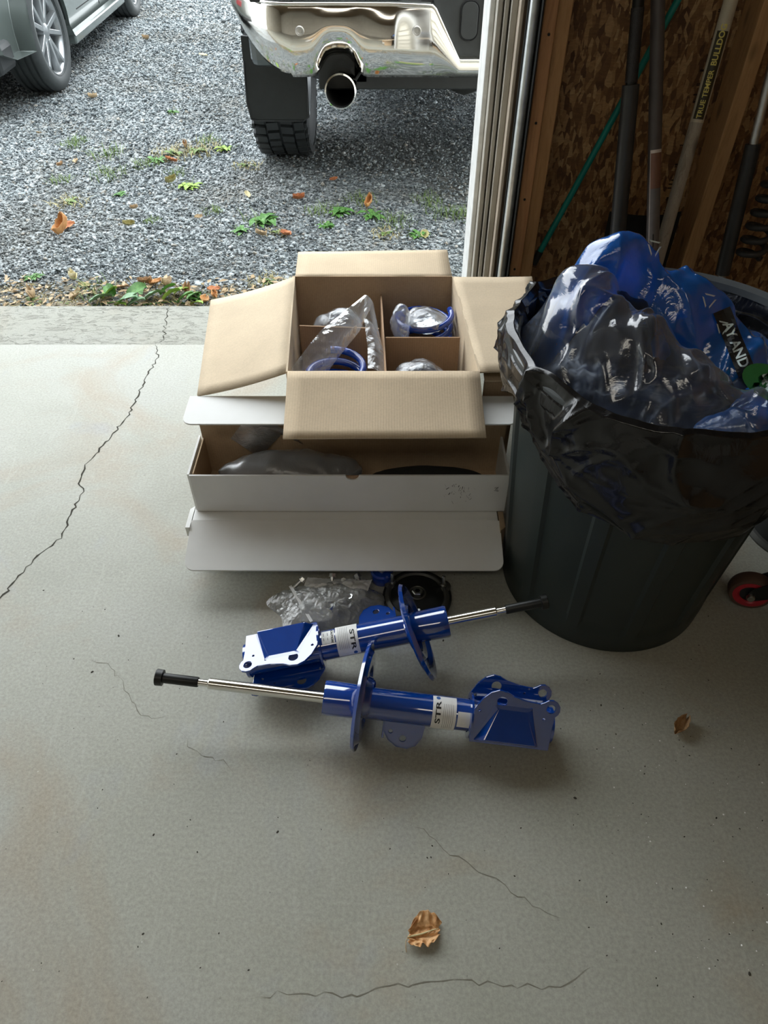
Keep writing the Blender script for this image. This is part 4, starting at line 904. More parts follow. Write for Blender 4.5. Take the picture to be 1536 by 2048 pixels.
def field(bumps, x, y):
    z = 0
    for cx, cy, sxx, syy, amp, ex, rot in bumps:
        dx, dy = x - cx, y - cy; dx, dy = dx * cos(rot) + dy * sin(rot), -dx * sin(rot) + dy * cos(rot)
        z += (amp * exp(-((dx / sxx) ** 2 + (dy / syy) ** 2) ** (ex / 2))) ** 5
    return z ** .2
def film_sheet(name, label, cat, bumps, base, mat, seed, freq, amp, dom, res=130, cut=.012, grp=None, smooth=True, facet=0):
    x0, x1, y0, y1 = dom; V = {}; vs = []; fs = []
    for j in range(res + 1):
        for i in range(res + 1):
            x = x0 + (x1 - x0) * i / res; y = y0 + (y1 - y0) * j / res
            if (x - CX) ** 2 + (y - CY) ** 2 > .258 ** 2: continue
            h = field(bumps, x, y)
            if h < cut: continue
            p = Vector((x, y, (base + h) * .6)); n = fold(p * freq * .7 + Vector((seed, seed * .5, 0))) - .3; n2 = .5 * (fold(p * freq * 1.5 + Vector((seed, 2, 9))) - .3)
            wp = p + Vector((noise.noise(p * 8), noise.noise(p * 8 + Vector((3, 3, 3))), 0)) * .05
            n2 += 1.6 * max(0, 1 - abs(noise.noise(Vector(((wp.x - wp.y * .6) * 13, (wp.y + wp.x * .5) * 4, seed)))) * 5) ** 1.5 + 1.2 * max(0, 1 - abs(noise.noise(Vector(((wp.x + wp.y * .9) * 15, (wp.y - wp.x) * 5, seed + 4)))) * 5) ** 1.5
            e = .02; gx = (field(bumps, x + e, y) - field(bumps, x - e, y)) / (2 * e); gy = (field(bumps, x, y + e) - field(bumps, x, y - e)) / (2 * e)
            nr = Vector((-gx, -gy, 1)).normalized(); q = Vector((x, y, base + h)) + nr * (n * amp + n2 * amp * .38)
            V[(i, j)] = len(vs); vs.append(tuple(q))
    for (i, j) in V:
        if (i + 1, j) in V and (i, j + 1) in V and (i + 1, j + 1) in V: fs.append((V[(i, j)], V[(i+1, j)], V[(i+1, j+1)], V[(i, j+1)]))
    mb = MB(); mb.v = vs; mb.f = fs
    if facet:
        bm = bmesh.new(); bv = [bm.verts.new(p) for p in vs]
        for f in fs: bm.faces.new([bv[i] for i in f])
        bmesh.ops.triangulate(bm, faces=bm.faces[:]); me = bpy.data.meshes.new('tmp_film'); bm.to_mesh(me); bm.free()
        oo = bpy.data.objects.new('tmp_film', me); C.objects.link(oo); md = oo.modifiers.new('d', 'DECIMATE'); md.ratio = facet
        dg = bpy.context.evaluated_depsgraph_get(); dg.update(); m2 = oo.evaluated_get(dg).to_mesh()
        mb = MB(); mb.v = [tuple(v.co) for v in m2.vertices]; mb.f = [tuple(p.vertices) for p in m2.polygons]
        oo.evaluated_get(dg).to_mesh_clear(); bpy.data.objects.remove(oo); bpy.data.meshes.remove(me); vs, fs = mb.v, mb.f
    o = obj(name, mb, mat, smooth=False if facet else 'full')
    if facet:
        o.modifiers.new('soft', 'SUBSURF').render_levels = 2; o.modifiers['soft'].levels = 2; o.data.polygons.foreach_set('use_smooth', [True] * len(o.data.polygons))
    return tag(o, label, cat, grp), BVHTree.FromPolygons(vs, fs)
rub = 'plastic bags in the bin'
dom = (CX - .27, CX + .27, CY - .27, CY + .27)
blueB = [(.415, 1.190, .105, .085, .29, 3.2, 0), (.530, 1.150, .12, .10, .245, 3, -.4), (.63, 1.08, .11, .12, .165, 3, -.5)]
o1, bvh1 = film_sheet('blue_bag', 'crumpled bright blue plastic bag heaped highest in the trash can', 'bag', blueB, .455, M['bluefilm'], 3, 15, .018, dom, res=150, facet=.10, grp=rub)
blue2 = [(.655, .935, .10, .075, .175, 3.5, .1), (.58, .88, .12, .055, .14, 3.5, -.2)]
o2, bvh2 = film_sheet('blue_bag', 'blue bag with the green 40 mark at the right of the can', 'bag', blue2, .455, M['bluefilm'], 8, 13, .016, dom, facet=.12, grp=rub)
clr = [(.345, 1.12, .095, .12, .265, 3.2, -.2), (.40, 1.02, .12, .12, .235, 2.8, -.5), (.47, .95, .13, .10, .20, 2.8, -.4), (.57, .89, .14, .07, .165, 3, -.2)]
o3, bvh3 = film_sheet('clear_bag', 'crumpled clear plastic bag spilling over the front of the trash can', 'bag', clr, .455, M['clear2'], 5, 11, .024, dom, res=150, facet=.045, grp=rub)
# dull filling under the films so the can is not empty
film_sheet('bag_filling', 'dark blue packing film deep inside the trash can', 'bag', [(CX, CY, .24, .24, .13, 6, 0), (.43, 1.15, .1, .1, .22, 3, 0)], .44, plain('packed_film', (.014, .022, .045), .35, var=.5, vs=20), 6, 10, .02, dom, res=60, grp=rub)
def decal(mb2, bvhs, ctr, uax, vax, direction, mat, parent, name, off=.0015, label=None):
    c = Vector(ctr); U = Vector(uax).normalized(); Vv = Vector(vax).normalized(); d = Vector(direction).normalized(); vs = []
    for x, y, z in mb2.v:
        p = c + U * x + Vv * y - d * .3; best = None
        for b in bvhs:
            h = b.ray_cast(p, d, .6)
            if h[0] is not None and (best is None or h[3] < best[1]): best = (h[0], h[3])
        q = best[0] - d * off if best else c + U * x + Vv * y
        vs.append(tuple(q))
    m = MB(); m.v = vs; m.f = mb2.f; return obj(name, m, mat, parent, label=label)
def rect_mb(w_, h_, n=10): return MB().grid(lambda u, v: ((u - .5) * w_, (v - .5) * h_, 0), n, max(2, int(n * h_ / w_)) if h_ < w_ else n)
vd = Vector((.5, .95, -.55)).normalized()
ru = Vector((.45, -.45, -.75)).normalized(); rv = (vd.cross(ru)) * -1
cc = (.605, 1.055, .615)
decal(rect_mb(.13, .028, 26), [bvh1], cc, ru, rv, vd, M['ink'], o1, 'printed_band', .003)
t = text_mesh('AY AND', .022, .0005); decal(t, [bvh1], cc, ru, rv, vd, M['wprint'], o1, 'lettering', .0055)
hx = MB().grid(lambda u, v: (.045 * u * cos(2*pi*v), .026 * u * sin(2*pi*v), 0), 5, 24)
U2 = Vector((.95, -.1, -.25)); V2 = Vector((.0, .5, .85)); c4 = (.612, .935, .62)
decal(hx, [bvh2], c4, U2, V2, vd, M['green'], o2, 'printed_badge', .003)
t = text_mesh('40', .030, .0008); decal(t, [bvh2], c4, Vector((.6, -.3, -.7)), Vector((.6, .4, .6)), vd, M['wprint'], o2, 'lettering', .0055)
# embossed recycling triangles on the blue film
for (px_, py_, pz_, s_) in ((.46, 1.16, .74, .014), (.55, 1.09, .68, .014), (.58, 1.07, .64, .013)):
    mbt = MB()
    for k in range(3):
        a = 2 * pi * k / 3 + .5; b_ = a + 2 * pi / 3; p0 = (s_ * cos(a + .25), s_ * sin(a + .25)); p1 = (s_ * cos(b_ - .25), s_ * sin(b_ - .25)); q = .75
        mbt.add([(*p0, 0), (*p1, 0), (p1[0] * q, p1[1] * q, 0), (p0[0] * q, p0[1] * q, 0)], [(0, 1, 2, 3)])
    decal(mbt, [bvh1], (px_, py_, pz_), Vector((1, 0, -.2)), Vector((.1, .5, .8)), vd, M['wprint'], o1, 'recycling_mark', .004)

# ---------------------------------------------------------------- cart wheel and black base at right
ct = thing('caster_wheel', 'red caster wheel in a black fork beside the trash can', 'wheel', (.812, .975, 0))
cm = T(.812, .975, .046) @ RZ(-.35) @ RX(pi / 2)
obj('tread', MB().lathe([(.034, -.016), (.043, -.015), (.046, -.008), (.046, .008), (.043, .015), (.034, .016)], 48, cm, caps=False), M['red_dark'], ct, smooth=True)
obj('rim', MB().lathe([(.022, -.013), (.026, -.017), (.036, -.0165), (.036, .0165), (.026, .017), (.022, .013)], 48, cm, caps=False), M['red'], ct, smooth=True)
obj('hub', MB().lathe([(0, -.012), (.024, -.012), (.024, .012), (0, .012)], 32, cm), M['bplastic'], ct, smooth=True)
obj('axle_bolt', MB().lathe([(0, .02), (.009, .02), (.009, .026), (.007, .029), (0, .029)], 16, cm).lathe([(0, -.02), (.009, -.02), (.009, -.026), (0, -.028)], 16, cm), M['steel'], ct, smooth=True)
mb = MB()
for s in (-1, 1):
    mb.prism([(-.012, -.010), (.012, -.010), (.075, .030), (.085, .058), (.030, .058), (-.004, .022)], s * .0195 - .0015, s * .0195 + .0015, cm)
mb.prism([(.030, .055), (.085, .055), (.085, .061), (.030, .061)], -.021, .021, cm)
obj('fork', mb, M['dark_metal'], ct, bevel=.001)
cart = thing('rolling_cart', 'dark steel cart frame standing on casters at the right edge', 'cart', (.9, .9, 0))
obj('frame_bar', MB().box(.865, 1.5, .955, .995, .108, .135), M['dark_metal'], cart, bevel=.003)
obj('frame_bar', MB().box(.875, .92, .60, .96, .108, .135), M['dark_metal'], cart, bevel=.003)
obj('frame_bar', MB().box(.875, 1.5, .58, .62, .108, .135), M['dark_metal'], cart, bevel=.003)
obj('caster', MB().lathe([(0, -.016), (.043, -.016), (.046, -.01), (.046, .01), (.043, .016), (0, .016)], 32, T(.895, .80, .046) @ RZ(.4) @ RX(pi / 2)).box(.88, .91, .785, .815, .09, .11), M['rubber'], cart, smooth=True)
st = thing('bucket', 'black round bucket with grey base ring behind the red caster', 'bucket', (1.035, 1.205, 0))
obj('shell', MB().lathe([(0, .012), (.118, .012), (.122, .02), (.138, .26), (.142, .262), (.142, .270), (.134, .270), (.120, .03), (0, .03)], 48), M['bplastic'], st, smooth=True, inv=False)
obj('base_ring', MB().lathe([(.112, 0), (.132, 0), (.134, .006), (.128, .016), (.115, .018)], 48, caps=False), M['casting'], st, smooth=True, inv=False)
obj('bail', MB().tube([(.140 * cos(a), -.02 + .14 * -sin(a) * .35, .265 + .02 * sin(a)) for a in [pi * i / 14 for i in range(15)]], .003, 6), M['steel'], st, smooth=True, inv=False)
o = obj('dried_leaf', leafdata[0], LEAF[1], smooth='full', solid=.0006); o.matrix_basis = T(.575, .668, .001) @ RZ(.8) @ Matrix.Scale(.8, 4)
tag(o, 'dark curled leaf on the garage floor at the right edge', 'leaf')
bb = thing('blue_bottle', 'blue plastic bottle standing behind the trash can', 'bottle', (.86, 1.38, 0))
obj('body', MB().lathe([(0, 0), (.035, 0), (.038, .004), (.038, .15), (.03, .18), (.013, .2), (.013, .215), (0, .215)], 28), M['blue_coil'], bb, smooth=True, inv=False)
obj('cap', MB().lathe([(0, .214), (.015, .214), (.015, .235), (0, .236)], 20), M['label'], bb, smooth=True, inv=False)

# ---------------------------------------------------------------- tools against the wall
def along(a, b, t): a, b = Vector(a), Vector(b); return tuple(a + (b - a) * t)
def extend(a, b, za, zb):
    a, b = Vector(a), Vector(b); f = lambda z: a + (b - a) * ((z - a.z) / (b.z - a.z)); return f(za), f(zb)
# teal rod
a, b = extend((.468, 2.0, .377), (.700, 2.03, .961), 0.33, 1.28)
tr = thing('rod', 'thin teal rod leaning diagonally behind the black pole', 'rod', tuple(a))
obj('shaft', MB().tube([a, b], .0085, 12), M['teal'], tr, smooth=True); obj('end_cap', MB().tube([a - (b - a).normalized() * .01, a + (b - a).normalized() * .03], .0105, 12), M['dark_metal'], tr, smooth=True)
# black two-stage pole with shovel blade
a, b = extend((.640, 1.86, .40), (.590, 1.98, .961), .04, 1.38); m_ = extend(a, b, .80, 1.0)[0]
sh = thing('shovel', 'black handled shovel with thick lower sleeve leaning on the wall', 'shovel', tuple(a))
obj('sleeve', MB().tube([a, m_], .0205, 20), M['handle_black'], sh, smooth=True); obj('shaft', MB().tube([m_, b], .0135, 16), M['dark_metal'], sh, smooth=True)
obj('grip_tape', MB().tube([extend(a, b, .805, 1)[0], extend(a, b, .95, 1)[0]], .0152, 16), plain('glossy_tape', (.02, .02, .022), .15, bmp=.8, vs=90), sh, smooth=True)
bl_ = obj('blade', MB().grid(lambda u, v: (.635 + u * .20, 1.985 - .03 * sin(pi * u), .12 + v * .36), 14, 10), M['soot'], sh, smooth='full', solid=.003)
# graphite pole with labels
a, b = extend((.745, 1.72, .40), (.640, 1.985, .961), .02, 1.17)
a = Vector((.790, 1.70, .02)); b = Vector((.628, 2.03, 1.05)); d_ = (b - a)
a, b = extend(a, b, .02, 1.17); b = Vector(b)
gp = thing('garden_tool', 'graphite grey tool pole with brown and grey label', 'garden tool', tuple(a))
obj('shaft', MB().tube([a, b], .0165, 24), M['handle_grey'], gp, smooth=True)
dv_ = (b - a).normalized(); R3 = frame(dv_, Vector((0, -1, .3)))
def on_pole(t0, t1, half, r, mat, name, parent, par_a, Rm, off=0.0):
    f = lambda u, v: tuple(par_a + Rm.to_3x3() @ Vector((t0 + (t1 - t0) * u, r * sin((v - .5) * 2 * half + off), r * cos((v - .5) * 2 * half + off))))
    return obj(name, MB().grid(f, 6, 12), mat, parent, smooth='full')
def zt_(z): return (z - a.z) / dv_.z
on_pole(zt_(.42), zt_(.665), .95, .0170, M['pale'], 'label_border', gp, a, R3); on_pole(zt_(.427), zt_(.60), .86, .0173, M['grey_label'], 'label_panel', gp, a, R3); on_pole(zt_(.58), zt_(.658), .86, .0174, M['brown_label'], 'label_panel', gp, a, R3)
dm = MB().add([(-.018, 0, 0), (0, -.011, 0), (.018, 0, 0), (0, .011, 0), (0, 0, 0)], [(0, 1, 4), (1, 2, 4), (2, 3, 4), (3, 0, 4)])
def pole_wrap(mb2, t0, r, par_a, Rm, off=0):
    m = MB(); m.f = mb2.f
    m.v = [tuple(par_a + Rm.to_3x3() @ Vector((t0 + x, r * sin(y / r + off), r * cos(y / r + off)))) for x, y, z in mb2.v]; return m
obj('label_emblem', pole_wrap(dm, zt_(.46), .0177, a, R3, .25), M['ink'], gp)
# weathered handle with yellow lettering
a2 = Vector((.735, 1.80, .10)); b2 = Vector((.812, 2.0, .965)); a2, b2 = extend(a2, b2, .02, .975)
a2, b2 = Vector(a2), Vector(b2)
tt = thing('tool_handle', 'weathered wooden tool handle with yellow lettered black sticker', 'garden tool', tuple(a2))
obj('shaft', MB().tube([a2, b2, b2 + (b2 - a2).normalized() * .012], [.0165, .0165, .010], 20), M['ash'], tt, smooth=True)
dv2 = (b2 - a2).normalized(); R4 = frame(dv2, Vector((-.25, -1, .25))); L2 = (b2 - a2).length
on_pole(L2 - .265, L2 - .012, 1.25, .0168, M['sticker_clear'], 'sticker', tt, a2, R4); stk = on_pole(L2 - .258, L2 - .075, .80, .0171, M['sticker_black'], 'sticker', tt, a2, R4, .0)
def flip(m): 
    o = MB(); o.f = m.f; o.v = [(x, -y, z) for x, y, z in m.v]; return o
t = text_mesh('TRUE TEMPER', .0165, .0003); t.v = [(x * 1.0, y, z) for x, y, z in t.v]; 
obj('lettering', pole_wrap(t, L2 - .205, .0174, a2, R4), M['yellow'], stk, label='yellow lettering')
t = text_mesh('BULLDOG', .0185, .0005); obj('lettering', pole_wrap(t, L2 - .103, .0174, a2, R4), M['yellow'], stk, label='pale lettering')
# grey pole with black grip at right
a, b = extend((.958, 1.90, .38), (.960, 1.93, .70), .10, 1.6)
a = Vector((.985, 1.86, .05)); b = Vector((.958, 2.0, .85)); a, b = extend(a, b, .02, 1.24); g0, g1 = extend(a, b, .33, .66)
rp = thing('pole', 'grey metal pole with a black lower grip at the right edge', 'garden tool', tuple(a))
obj('shaft', MB().tube([a, b], .011, 16), M['galv'], rp, smooth=True); obj('grip', MB().tube([Vector(g0), Vector(g1)], .0195, 16), M['handle_black'], rp, smooth=True)
hl = [(1.03 + .032 * cos(i * 2 * pi / 16), 1.90 + .032 * sin(i * 2 * pi / 16), .38 + i * .0023) for i in range(16 * 9)]
o = obj('coiled_hose', MB().tube(hl, .0085, 8), M['handle_black'], smooth='full'); tag(o, 'black ribbed coil hanging by the right hand pole', 'hose')
obj('hook', MB().tube([(1.03, 1.90, .70), (1.03, 1.95, .76), (1.03, 2.08, .76)], .003, 8), M['steel'], o)

# ---------------------------------------------------------------- pickup truck
tk = thing('pickup_truck', 'grey pickup truck parked outside with a chrome rear bumper', 'truck', (.42, 4.4, gz))
TCX = .42
def ztop(x):
    d = abs(x - TCX)
    if d > .225: return .758 + .006 * min(1, (d - .225) * 6)
    if d > .115: return .575 + (.758 - .575) * ((d - .115) / .11) ** 1.0
    return .575
def zbot(x):
    xm = x if x < TCX else 2 * TCX - x; z = .508
    z += .075 * exp(-((xm + .187) / .078) ** 4)
    if xm < -.38: z += .012 + ((-.38 - xm) / .27) ** 2 * .20
    return z
def yface(x, t):
    d = abs(x - TCX); y = 3.315
    if d > .78: y += ((d - .78) / .27) ** 2 * .26
    y += -.014 * sin(pi * min(1, t * 1.05)) + .05 * t ** 4 - .016 * t
    y += .018 * exp(-((t - .5) / .12) ** 2) * 0
    xm = x if x < TCX else 2 * TCX - x
    y += .030 * exp(-(((xm + .187) / .085) ** 2)) * max(0, t - .45) * 2 - .012 * exp(-((xm - .02) / .07) ** 2) * sin(pi * t)
    return y
xs = []
NX = 200
def bump_f(u, v):
    x = TCX - 1.05 + 2.10 * u; t = v; z = ztop(x) * (1 - t) + zbot(x) * t
    y = yface(x, t)
    if t < .04: y += .045 * (1 - t / .04)
    return (x, y, z)
mbf = MB(); rows = [0, .02, .04, .07, .11, .18, .26, .35, .45, .55, .65, .75, .83, .90, .95, 1.0]
vs = [bump_f(i / NX, r) for r in rows for i in range(NX + 1)]
mbf.add(vs, [(j * (NX+1) + i, j * (NX+1) + i + 1, (j+1) * (NX+1) + i + 1, (j+1) * (NX+1) + i) for j in range(len(rows) - 1) for i in range(NX)])
bm_ = obj('rear_bumper', mbf, M['chrome'], tk, smooth='full', solid=.006, offset=1, label='mirror chrome rear bumper')
def lipline(off):
    return [(x, yface(x, .05) - .004, ztop(x) - .004) for x in [TCX - 1.03 + i * 2.06 / 160 for i in range(161)]]
obj('bumper_lip', MB().tube(lipline(0), .006, 8), M['chrome'], bm_, smooth='full')
for x in (-.333, .129, .71, 1.17):
    s = obj('parking_sensor', MB().lathe([(0, .0), (.0085, .0), (.010, .002), (.014, .002), (.016, .0035), (.018, -.004)], 28, T(x, yface(x, .33) - .011, .675) @ RX(pi / 2 + .12)), plain('sensor_grey', (.48, .46, .43), .35, metal=.5), bm_, smooth=True)
obj('bumper_backing', MB().box(TCX - .80, TCX + .80, 3.40, 3.50, .56, .74), M['bplastic'], tk)
obj('step_recess', MB().box(TCX - .225, TCX + .225, 3.345, 3.40, .572, .80), M['bplastic'], tk, bevel=.006)
def ringrect(cx, cz, w_, h_, r, y, tr):
    p = [(cx + x, y, cz + z) for x, z in rectpoly(w_, h_, r, 6)]; p.append(p[0]); return MB().tube(p, tr, 8)
for cx in (.340, .50):
    obj('hatch_cover', MB().prism(rectpoly(.066, .125, .028), -.004, .0, T(cx, 3.337, .70) @ RX(pi / 2)), M['bplastic'], tk, bevel=.002); obj('hatch_seal', ringrect(cx, .70, .072, .132, .030, 3.340, .0022), M['soot'], tk, smooth='full')
obj('license_plate', MB().box(.395, .445, 3.330, 3.338, .60, .80).box(.445, .50, 3.334, 3.338, .60, .64), M['plate'], tk, bevel=.002)
obj('bumper_top_pad', MB().box(TCX - .95, TCX + .95, 3.36, 3.52, .757, .770), M['bplastic'], tk, bevel=.004)
# bed, tailgate, cab
def body_prof(): return [(3.52, .50), (3.50, .79), (3.50, 1.32), (5.3, 1.34), (5.45, 1.86), (6.7, 1.88), (7.35, 1.36), (8.7, 1.26), (8.8, .55), (8.55, .5), (8.47, .72), (8.2, .94), (7.75, .94), (7.45, .72), (7.38, .42), (4.72, .42), (4.64, .74), (4.38, .93), (3.96, .93), (3.72, .74), (3.66, .50)]
YZX = Matrix(((0, 0, 1, 0), (1, 0, 0, 0), (0, 1, 0, 0), (0, 0, 0, 1)))
obj('body', MB().prism(body_prof(), TCX - 1.0, TCX + 1.0, YZX), M['truckpaint'], tk, bevel=.03)
obj('tailgate', MB().box(TCX - .80, TCX + .80, 3.475, 3.502, .80, 1.30), M['truckpaint'], tk, bevel=.01)
for s in (-1, 1):
    obj('tail_light', MB().box(TCX + s * .92 - .06, TCX + s * .92 + .06, 3.485, 3.505, .95, 1.28), M['red'], tk, bevel=.008)
    obj('side_window', MB().prism([(5.42, 1.40), (5.52, 1.80), (6.6, 1.82), (7.1, 1.40)], TCX + s * 1.002 - .004, TCX + s * 1.002 + .004, YZX), M['glass'], tk)
def wheel(parent, cx, cy, r, w_, tread_mat, zc=None, lugs=60, blockd=.012, sgn=-1, rim=.24, mx0=None, rimmat='alloy', twin=True, grooves=False):
    zc = r + gz if zc is None else zc
    m = (mx0 if mx0 else T(cx, cy, zc)) @ RY(pi / 2 * sgn)     # lathe axis along x, outer face = +z local
    h = w_ / 2
    if grooves:
        P_ = [(rim, h - .012), (rim + .02, h - .002), (r * .86, h + .004), (r * .95, h - .008), (r - .004, h - .022)]
        gs = [(-.5, ), (-.17, ), (.17, ), (.5, )]
        zz = h - .026
        for g_ in (.55, .2, -.2, -.55):
            zc_ = h * g_; P_ += [(r, zc_ + .008), (r - .009, zc_ + .0065), (r - .009, zc_ - .0065), (r, zc_ - .008)]
        P_ += [(r - .004, -h + .022), (r * .95, -h + .008), (r * .86, -h - .004), (rim + .02, -h + .002), (rim, -h + .012)]
    else:
        P_ = [(rim, h - .012), (rim + .02, h - .002), (r * .86, h + .004), (r * .94, h - .006), (r - blockd, h - .018), (r - blockd, -h + .018), (r * .94, -h + .006), (r * .86, -h - .004), (rim + .02, -h + .002), (rim, -h + .012)]
    tp_ = obj('tyre', MB().lathe(P_, 96, m, caps=False), tread_mat, parent, smooth=True)
    if not grooves:
        mb = MB(); rows_ = [(-h + .012, -h * .55), (-h * .48, -h * .05), (h * .05, h * .48), (h * .55, h - .012)]
        for k in range(lugs):
            for q, (za, zb) in enumerate(rows_):
                a0 = 2 * pi * (k + (q % 2) * .5) / lugs; a1 = a0 + 2 * pi / lugs * .68; sk = .012 * (1 if q % 2 else -1)
                vs = []
                for rr in (r - blockd - .002, r):
                    for aa, z_ in ((a0, za), (a1, za), (a1 + sk, zb), (a0 + sk, zb)): vs.append((rr * cos(aa), rr * sin(aa), z_))
                mb.add(vs, [(0, 1, 2, 3), (4, 5, 6, 7), (0, 1, 5, 4), (1, 2, 6, 5), (2, 3, 7, 6), (3, 0, 4, 7)], m)
            for z_ in (h, -h):
                a0 = 2 * pi * k / lugs; a1 = a0 + 2 * pi / lugs * .5; s_ = 1 if z_ > 0 else -1; vs = []
                for dz in (-.008, .004):
                    for aa, rr in ((a0, r * .90), (a1, r * .90), (a1, r * .985), (a0, r * .985)): vs.append((rr * cos(aa), rr * sin(aa), z_ + s_ * dz))
                mb.add(vs, [(0, 1, 2, 3), (4, 5, 6, 7), (0, 1, 5, 4), (1, 2, 6, 5), (2, 3, 7, 6), (3, 0, 4, 7)], m)
        o = obj('tread_blocks', mb, tread_mat, tp_, inv=True); o['kind'] = 'stuff'
    rm = obj('wheel_rim', MB().lathe([(rim + .008, h - .004), (rim + .012, h - .010), (rim, h - .016), (rim - .008, h - .022), (rim - .018, h - .05), (rim - .02, -h + .03), (rim + .004, -h + .010)], 72, m, caps=False), M[rimmat], parent, smooth=True)
    obj('brake_disc', MB().lathe([(0, -.02), (rim * .72, -.02), (rim * .72, 0), (0, 0)], 40, m), M['alloy_dark'], parent, smooth=True)
    for k in range(5):
        a0 = 2 * pi * k / 5 + .35; mb = MB()
        offs = (-.13, .13) if twin else (0,)
        for of in offs:
            c0, c1 = a0 + of * 1.3, a0 + of * 1.9; wd = .013 if twin else .03
            p0 = Vector((.045 * cos(c0), .045 * sin(c0), 0)); p1 = Vector(((rim - .004) * cos(c1), (rim - .004) * sin(c1), 0)); d = (p1 - p0).normalized(); nrm = Vector((-d.y, d.x, 0))
            vs = []
            for p, ww, zt2, zb2 in ((p0, wd * 1.1, h - .030, h - .075), (p1, wd, h - .016, h - .055)):
                for s_ in (-1, 1): vs += [tuple(p + nrm * ww * s_ + Vector((0, 0, zt2))), tuple(p + nrm * ww * s_ * 1.3 + Vector((0, 0, zb2)))]
            mb.add(vs, [(0, 2, 6, 4), (1, 5, 7, 3), (0, 4, 5, 1), (2, 3, 7, 6), (0, 1, 3, 2), (4, 6, 7, 5)], m)
        obj('spoke', mb, M[rimmat], rm, bevel=.003)
    obj('hub_cap', MB().lathe([(0, h - .024), (.03, h - .026), (.052, h - .034), (.056, h - .08), (0, h - .08)], 32, m), M[rimmat], parent, smooth=True)
for cx, s in ((-.520, -1), (1.36, 1)):
    wheel(tk, cx, 4.17, .415, .265, M['tire'], lugs=42, blockd=.016, sgn=s, rim=.235, twin=False)
    wheel(tk, cx, 8.05, .415, .265, M['tire'], lugs=42, blockd=.016, sgn=s, rim=.235, twin=False)
mf = MB().prism([(-.140, -.158), (.118, -.158), (.134, -.142), (.134, .16), (-.146, .18), (-.150, .05), (-.155, -.10)][::1], -.006, .006, T(-.487, 3.66, .415) @ RX(pi / 2))
obj('mud_flap', mf, M['bplastic'], tk, bevel=.003); obj('mud_flap', MB().box(1.2, 1.47, 3.654, 3.666, .26, .58), M['bplastic'], tk, bevel=.003)
def mfrim(): return [(-.632, 3.652, .50), (-.640, 3.652, .33), (-.628, 3.652, .262), (-.600, 3.652, .255), (-.38, 3.652, .255), (-.355, 3.652, .272), (-.353, 3.652, .52)]
obj('mud_flap_rim', MB().tube(mfrim(), .0035, 8), M['bplastic'], tk, smooth='full')
# exhaust
ex = obj('exhaust_tip', MB().lathe([(.060, -.004), (.066, .0), (.067, .004), (.067, .30), (.060, .30), (.060, .004)], 56, T(-.182, 3.30, .462) @ RX(-pi / 2 - .05) , caps=False), M['chrome'], tk, smooth=True)
obj('exhaust_bore', MB().lathe([(.0595, .006), (.0590, .29), (0, .30)], 48, T(-.182, 3.30, .462) @ RX(-pi / 2 - .05), caps=False), M['soot'], ex, smooth=True)
obj('exhaust_hanger', MB().tube([(-.11, 3.44, .56), (-.10, 3.40, .51), (-.13, 3.40, .47)], .006, 8).box(-.125, -.075, 3.42, 3.5, .47, .60), M['rubber'], tk)
obj('exhaust_pipe', MB().tube([(-.182, 3.58, .47), (-.17, 3.8, .50), (-.10, 4.3, .55), (0, 5.5, .5)], .045, 16), M['casting'], tk, smooth='full')
obj('rear_axle', MB().tube([(-.35, 4.17, .38), (.25, 4.17, .38), (.33, 4.17, .38), (.42, 4.17, .38), (.51, 4.17, .38), (.6, 4.17, .38), (1.2, 4.17, .38)], [.04, .045, .11, .14, .11, .045, .04], 20), M['casting'], tk, smooth='full')
obj('frame_rail', MB().box(-.09, -.01, 3.5, 8.3, .50, .60), M['dark_metal'], tk); obj('frame_rail', MB().box(.85, .93, 3.5, 8.3, .50, .60), M['dark_metal'], tk)
obj('hitch_bar', MB().tube([(-.05, 3.52, .50), (.89, 3.52, .50)], .035, 16), M['dark_metal'], tk, smooth='full')
obj('spare_tyre', MB().lathe([(.24, .50), (.24, .62), (.34, .65), (.38, .60), (.38, .52), (.34, .47)], 40, T(TCX, 3.98, 0), caps=False), M['tire'], tk, smooth=True)

obj('shading_tank', MB().box(-.45, -.12, 4.75, 6.0, .27, .50), M['bplastic'], tk, bevel=.03)  # tank added under the bed to block light and darken the gravel
obj('shading_valance', MB().box(TCX - .70, TCX + .80, 3.42, 3.46, .44, .57), M['bplastic'], tk, bevel=.006)  # valance added to keep daylight from reaching under the truck
for x in (-.33, 1.17):
    obj('leaf_spring', MB().tube([(x, 3.65, .46), (x, 4.17, .33), (x, 4.75, .46)], .022, 8), M['dark_metal'], tk); obj('shock_absorber', MB().tube([(x + .06, 4.05, .33), (x + .1, 4.0, .62)], .025, 10), M['dark_metal'], tk)
# ---------------------------------------------------------------- grey car at left
CM = T(-2.285, 5.42, gz) @ RZ(radians(3.5))
car = thing('parked_car', 'grey car with five spoke alloy wheels parked at the left outside', 'car', mx=CM)
def cobj(n, mb, m, **k): return obj(n, mb, m, car, inv=False, **k)
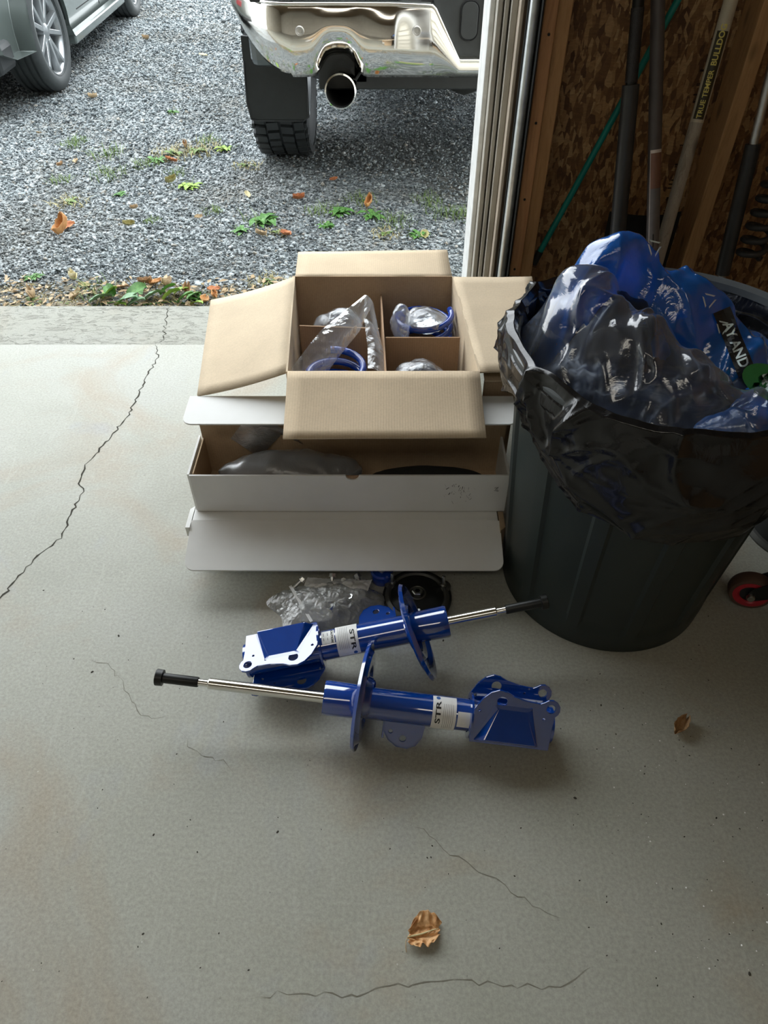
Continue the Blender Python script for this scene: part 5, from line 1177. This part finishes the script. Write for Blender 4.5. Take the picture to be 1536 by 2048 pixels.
# wheels built in car space: outer side +x
CI = CM
for (yy) in (0, 2.60):
    m0 = CM @ T(0, yy, .335)
    if yy == 0: m0 = m0 @ RZ(radians(-2))
    wheel(car, 0, 0, .335, .235, M['tire_grey'], mx0=m0, sgn=1, rim=.235, twin=True, grooves=True)
    m0 = CM @ T(-1.58, yy, .335); wheel(car, 0, 0, .335, .235, M['tire_grey'], mx0=m0, sgn=-1, rim=.235, twin=True, grooves=True)
def arch(yc, r, n=14, z0=.24):
    a0 = math.asin((z0 - .335) / r); return [(yc + r * cos(pi - a0 - (pi - 2 * a0) * i / n), .335 + r * sin(pi - a0 - (pi - 2 * a0) * i / n)) for i in range(n + 1)]
prof = [(-.80, .36), (-.66, .31), (-.46, .305)] + [p for p in arch(0, .395, z0=.30)] + [(.50, .20), (2.10, .20)] + [p for p in arch(2.60, .395)] + [(3.1, .24), (3.35, .26), (3.55, .34), (3.58, .62), (3.50, .85), (3.2, .95), (2.45, 1.02), (.2, 1.06), (-.5, 1.04), (-.78, .98), (-.84, .6)]
def carbody():
    mb = MB(); n = len(prof); secs = [(.118, .0), (.128, .0), (.060, .0), (-.8, 0)]
    X = [(.085, 1), (.115, 1), (.115, 1)]
    vs = []
    cols = [(.02, .03), (.105, .008), (.122, 0.0), (-1.58 - .122, 0.0), (-1.58 - .105, .008), (-1.58 - .02, .03)]
    for x, inset in cols:
        for y, z in prof:
            yy = y + (inset * 2 if y < -.4 else (-inset * 2 if y > 3.0 else 0)); zz = z - (inset if z > .8 else 0)
            bul = 0
            if abs(x - .122) < .03 or abs(x + 1.702) < .03:
                s_ = 1 if x > -.5 else -1; bul = s_ * (-.05 * max(0, (z - .7)) / .3 + .012 * sin(min(1, max(0, (z - .2) / .5)) * pi) - .06 * max(0, (-y - .45)) / .4)
            vs.append((x + bul, yy, zz))
    fs = [(i * n + k, i * n + (k + 1) % n, (i + 1) * n + (k + 1) % n, (i + 1) * n + k) for i in range(5) for k in range(n)]
    fs += [tuple(range(n)), tuple(5 * n + k for k in range(n))]
    return mb.add(vs, fs)
cobj('body', carbody(), M['carpaint'], smooth=True, bevel=.012)
cab = [(-.45, 1.03), (-.20, 1.42), (.3, 1.50), (1.5, 1.48), (2.45, 1.02)]
cobj('cabin', MB().prism(cab, -1.55, -.03, YZX), M['glass'], bevel=.05)
cobj('roof', MB().prism([(-.15, 1.44), (.3, 1.515), (1.45, 1.50), (1.75, 1.38), (1.45, 1.47), (.3, 1.485)], -1.53, -.05, YZX), M['carpaint'], bevel=.01)
cobj('side_skirt', MB().prism([(.47, .175), (2.13, .175), (2.13, .235), (.47, .235)], .05, .121, YZX), M['carpaint'], bevel=.012)
cobj('door_seam', MB().tube([(.130, .62, .36), (.130, 2.0, .36)], .0035, 6).tube([(.1305, 1.25, .30), (.1305, 1.25, .95)], .003, 6), M['soot'])
for yy in (0, 2.6): cobj('wheel_arch_liner', MB().grid(lambda u, v: (-.25 + .36 * u, yy + .385 * cos(pi * v), .335 + .385 * sin(pi * v)), 3, 20), M['bplastic'], smooth='full')
cobj('bumper_corner', MB().box(-1.60, .05, -.83, -.55, .255, .40), M['bplastic'], bevel=.03)
cobj('tail_lamp', MB().box(-.30, .02, -.845, -.80, .72, .88), M['red'], bevel=.01)
cobj('underbody', MB().box(-1.5, -.08, -.5, 3.3, .20, .26), M['soot'])
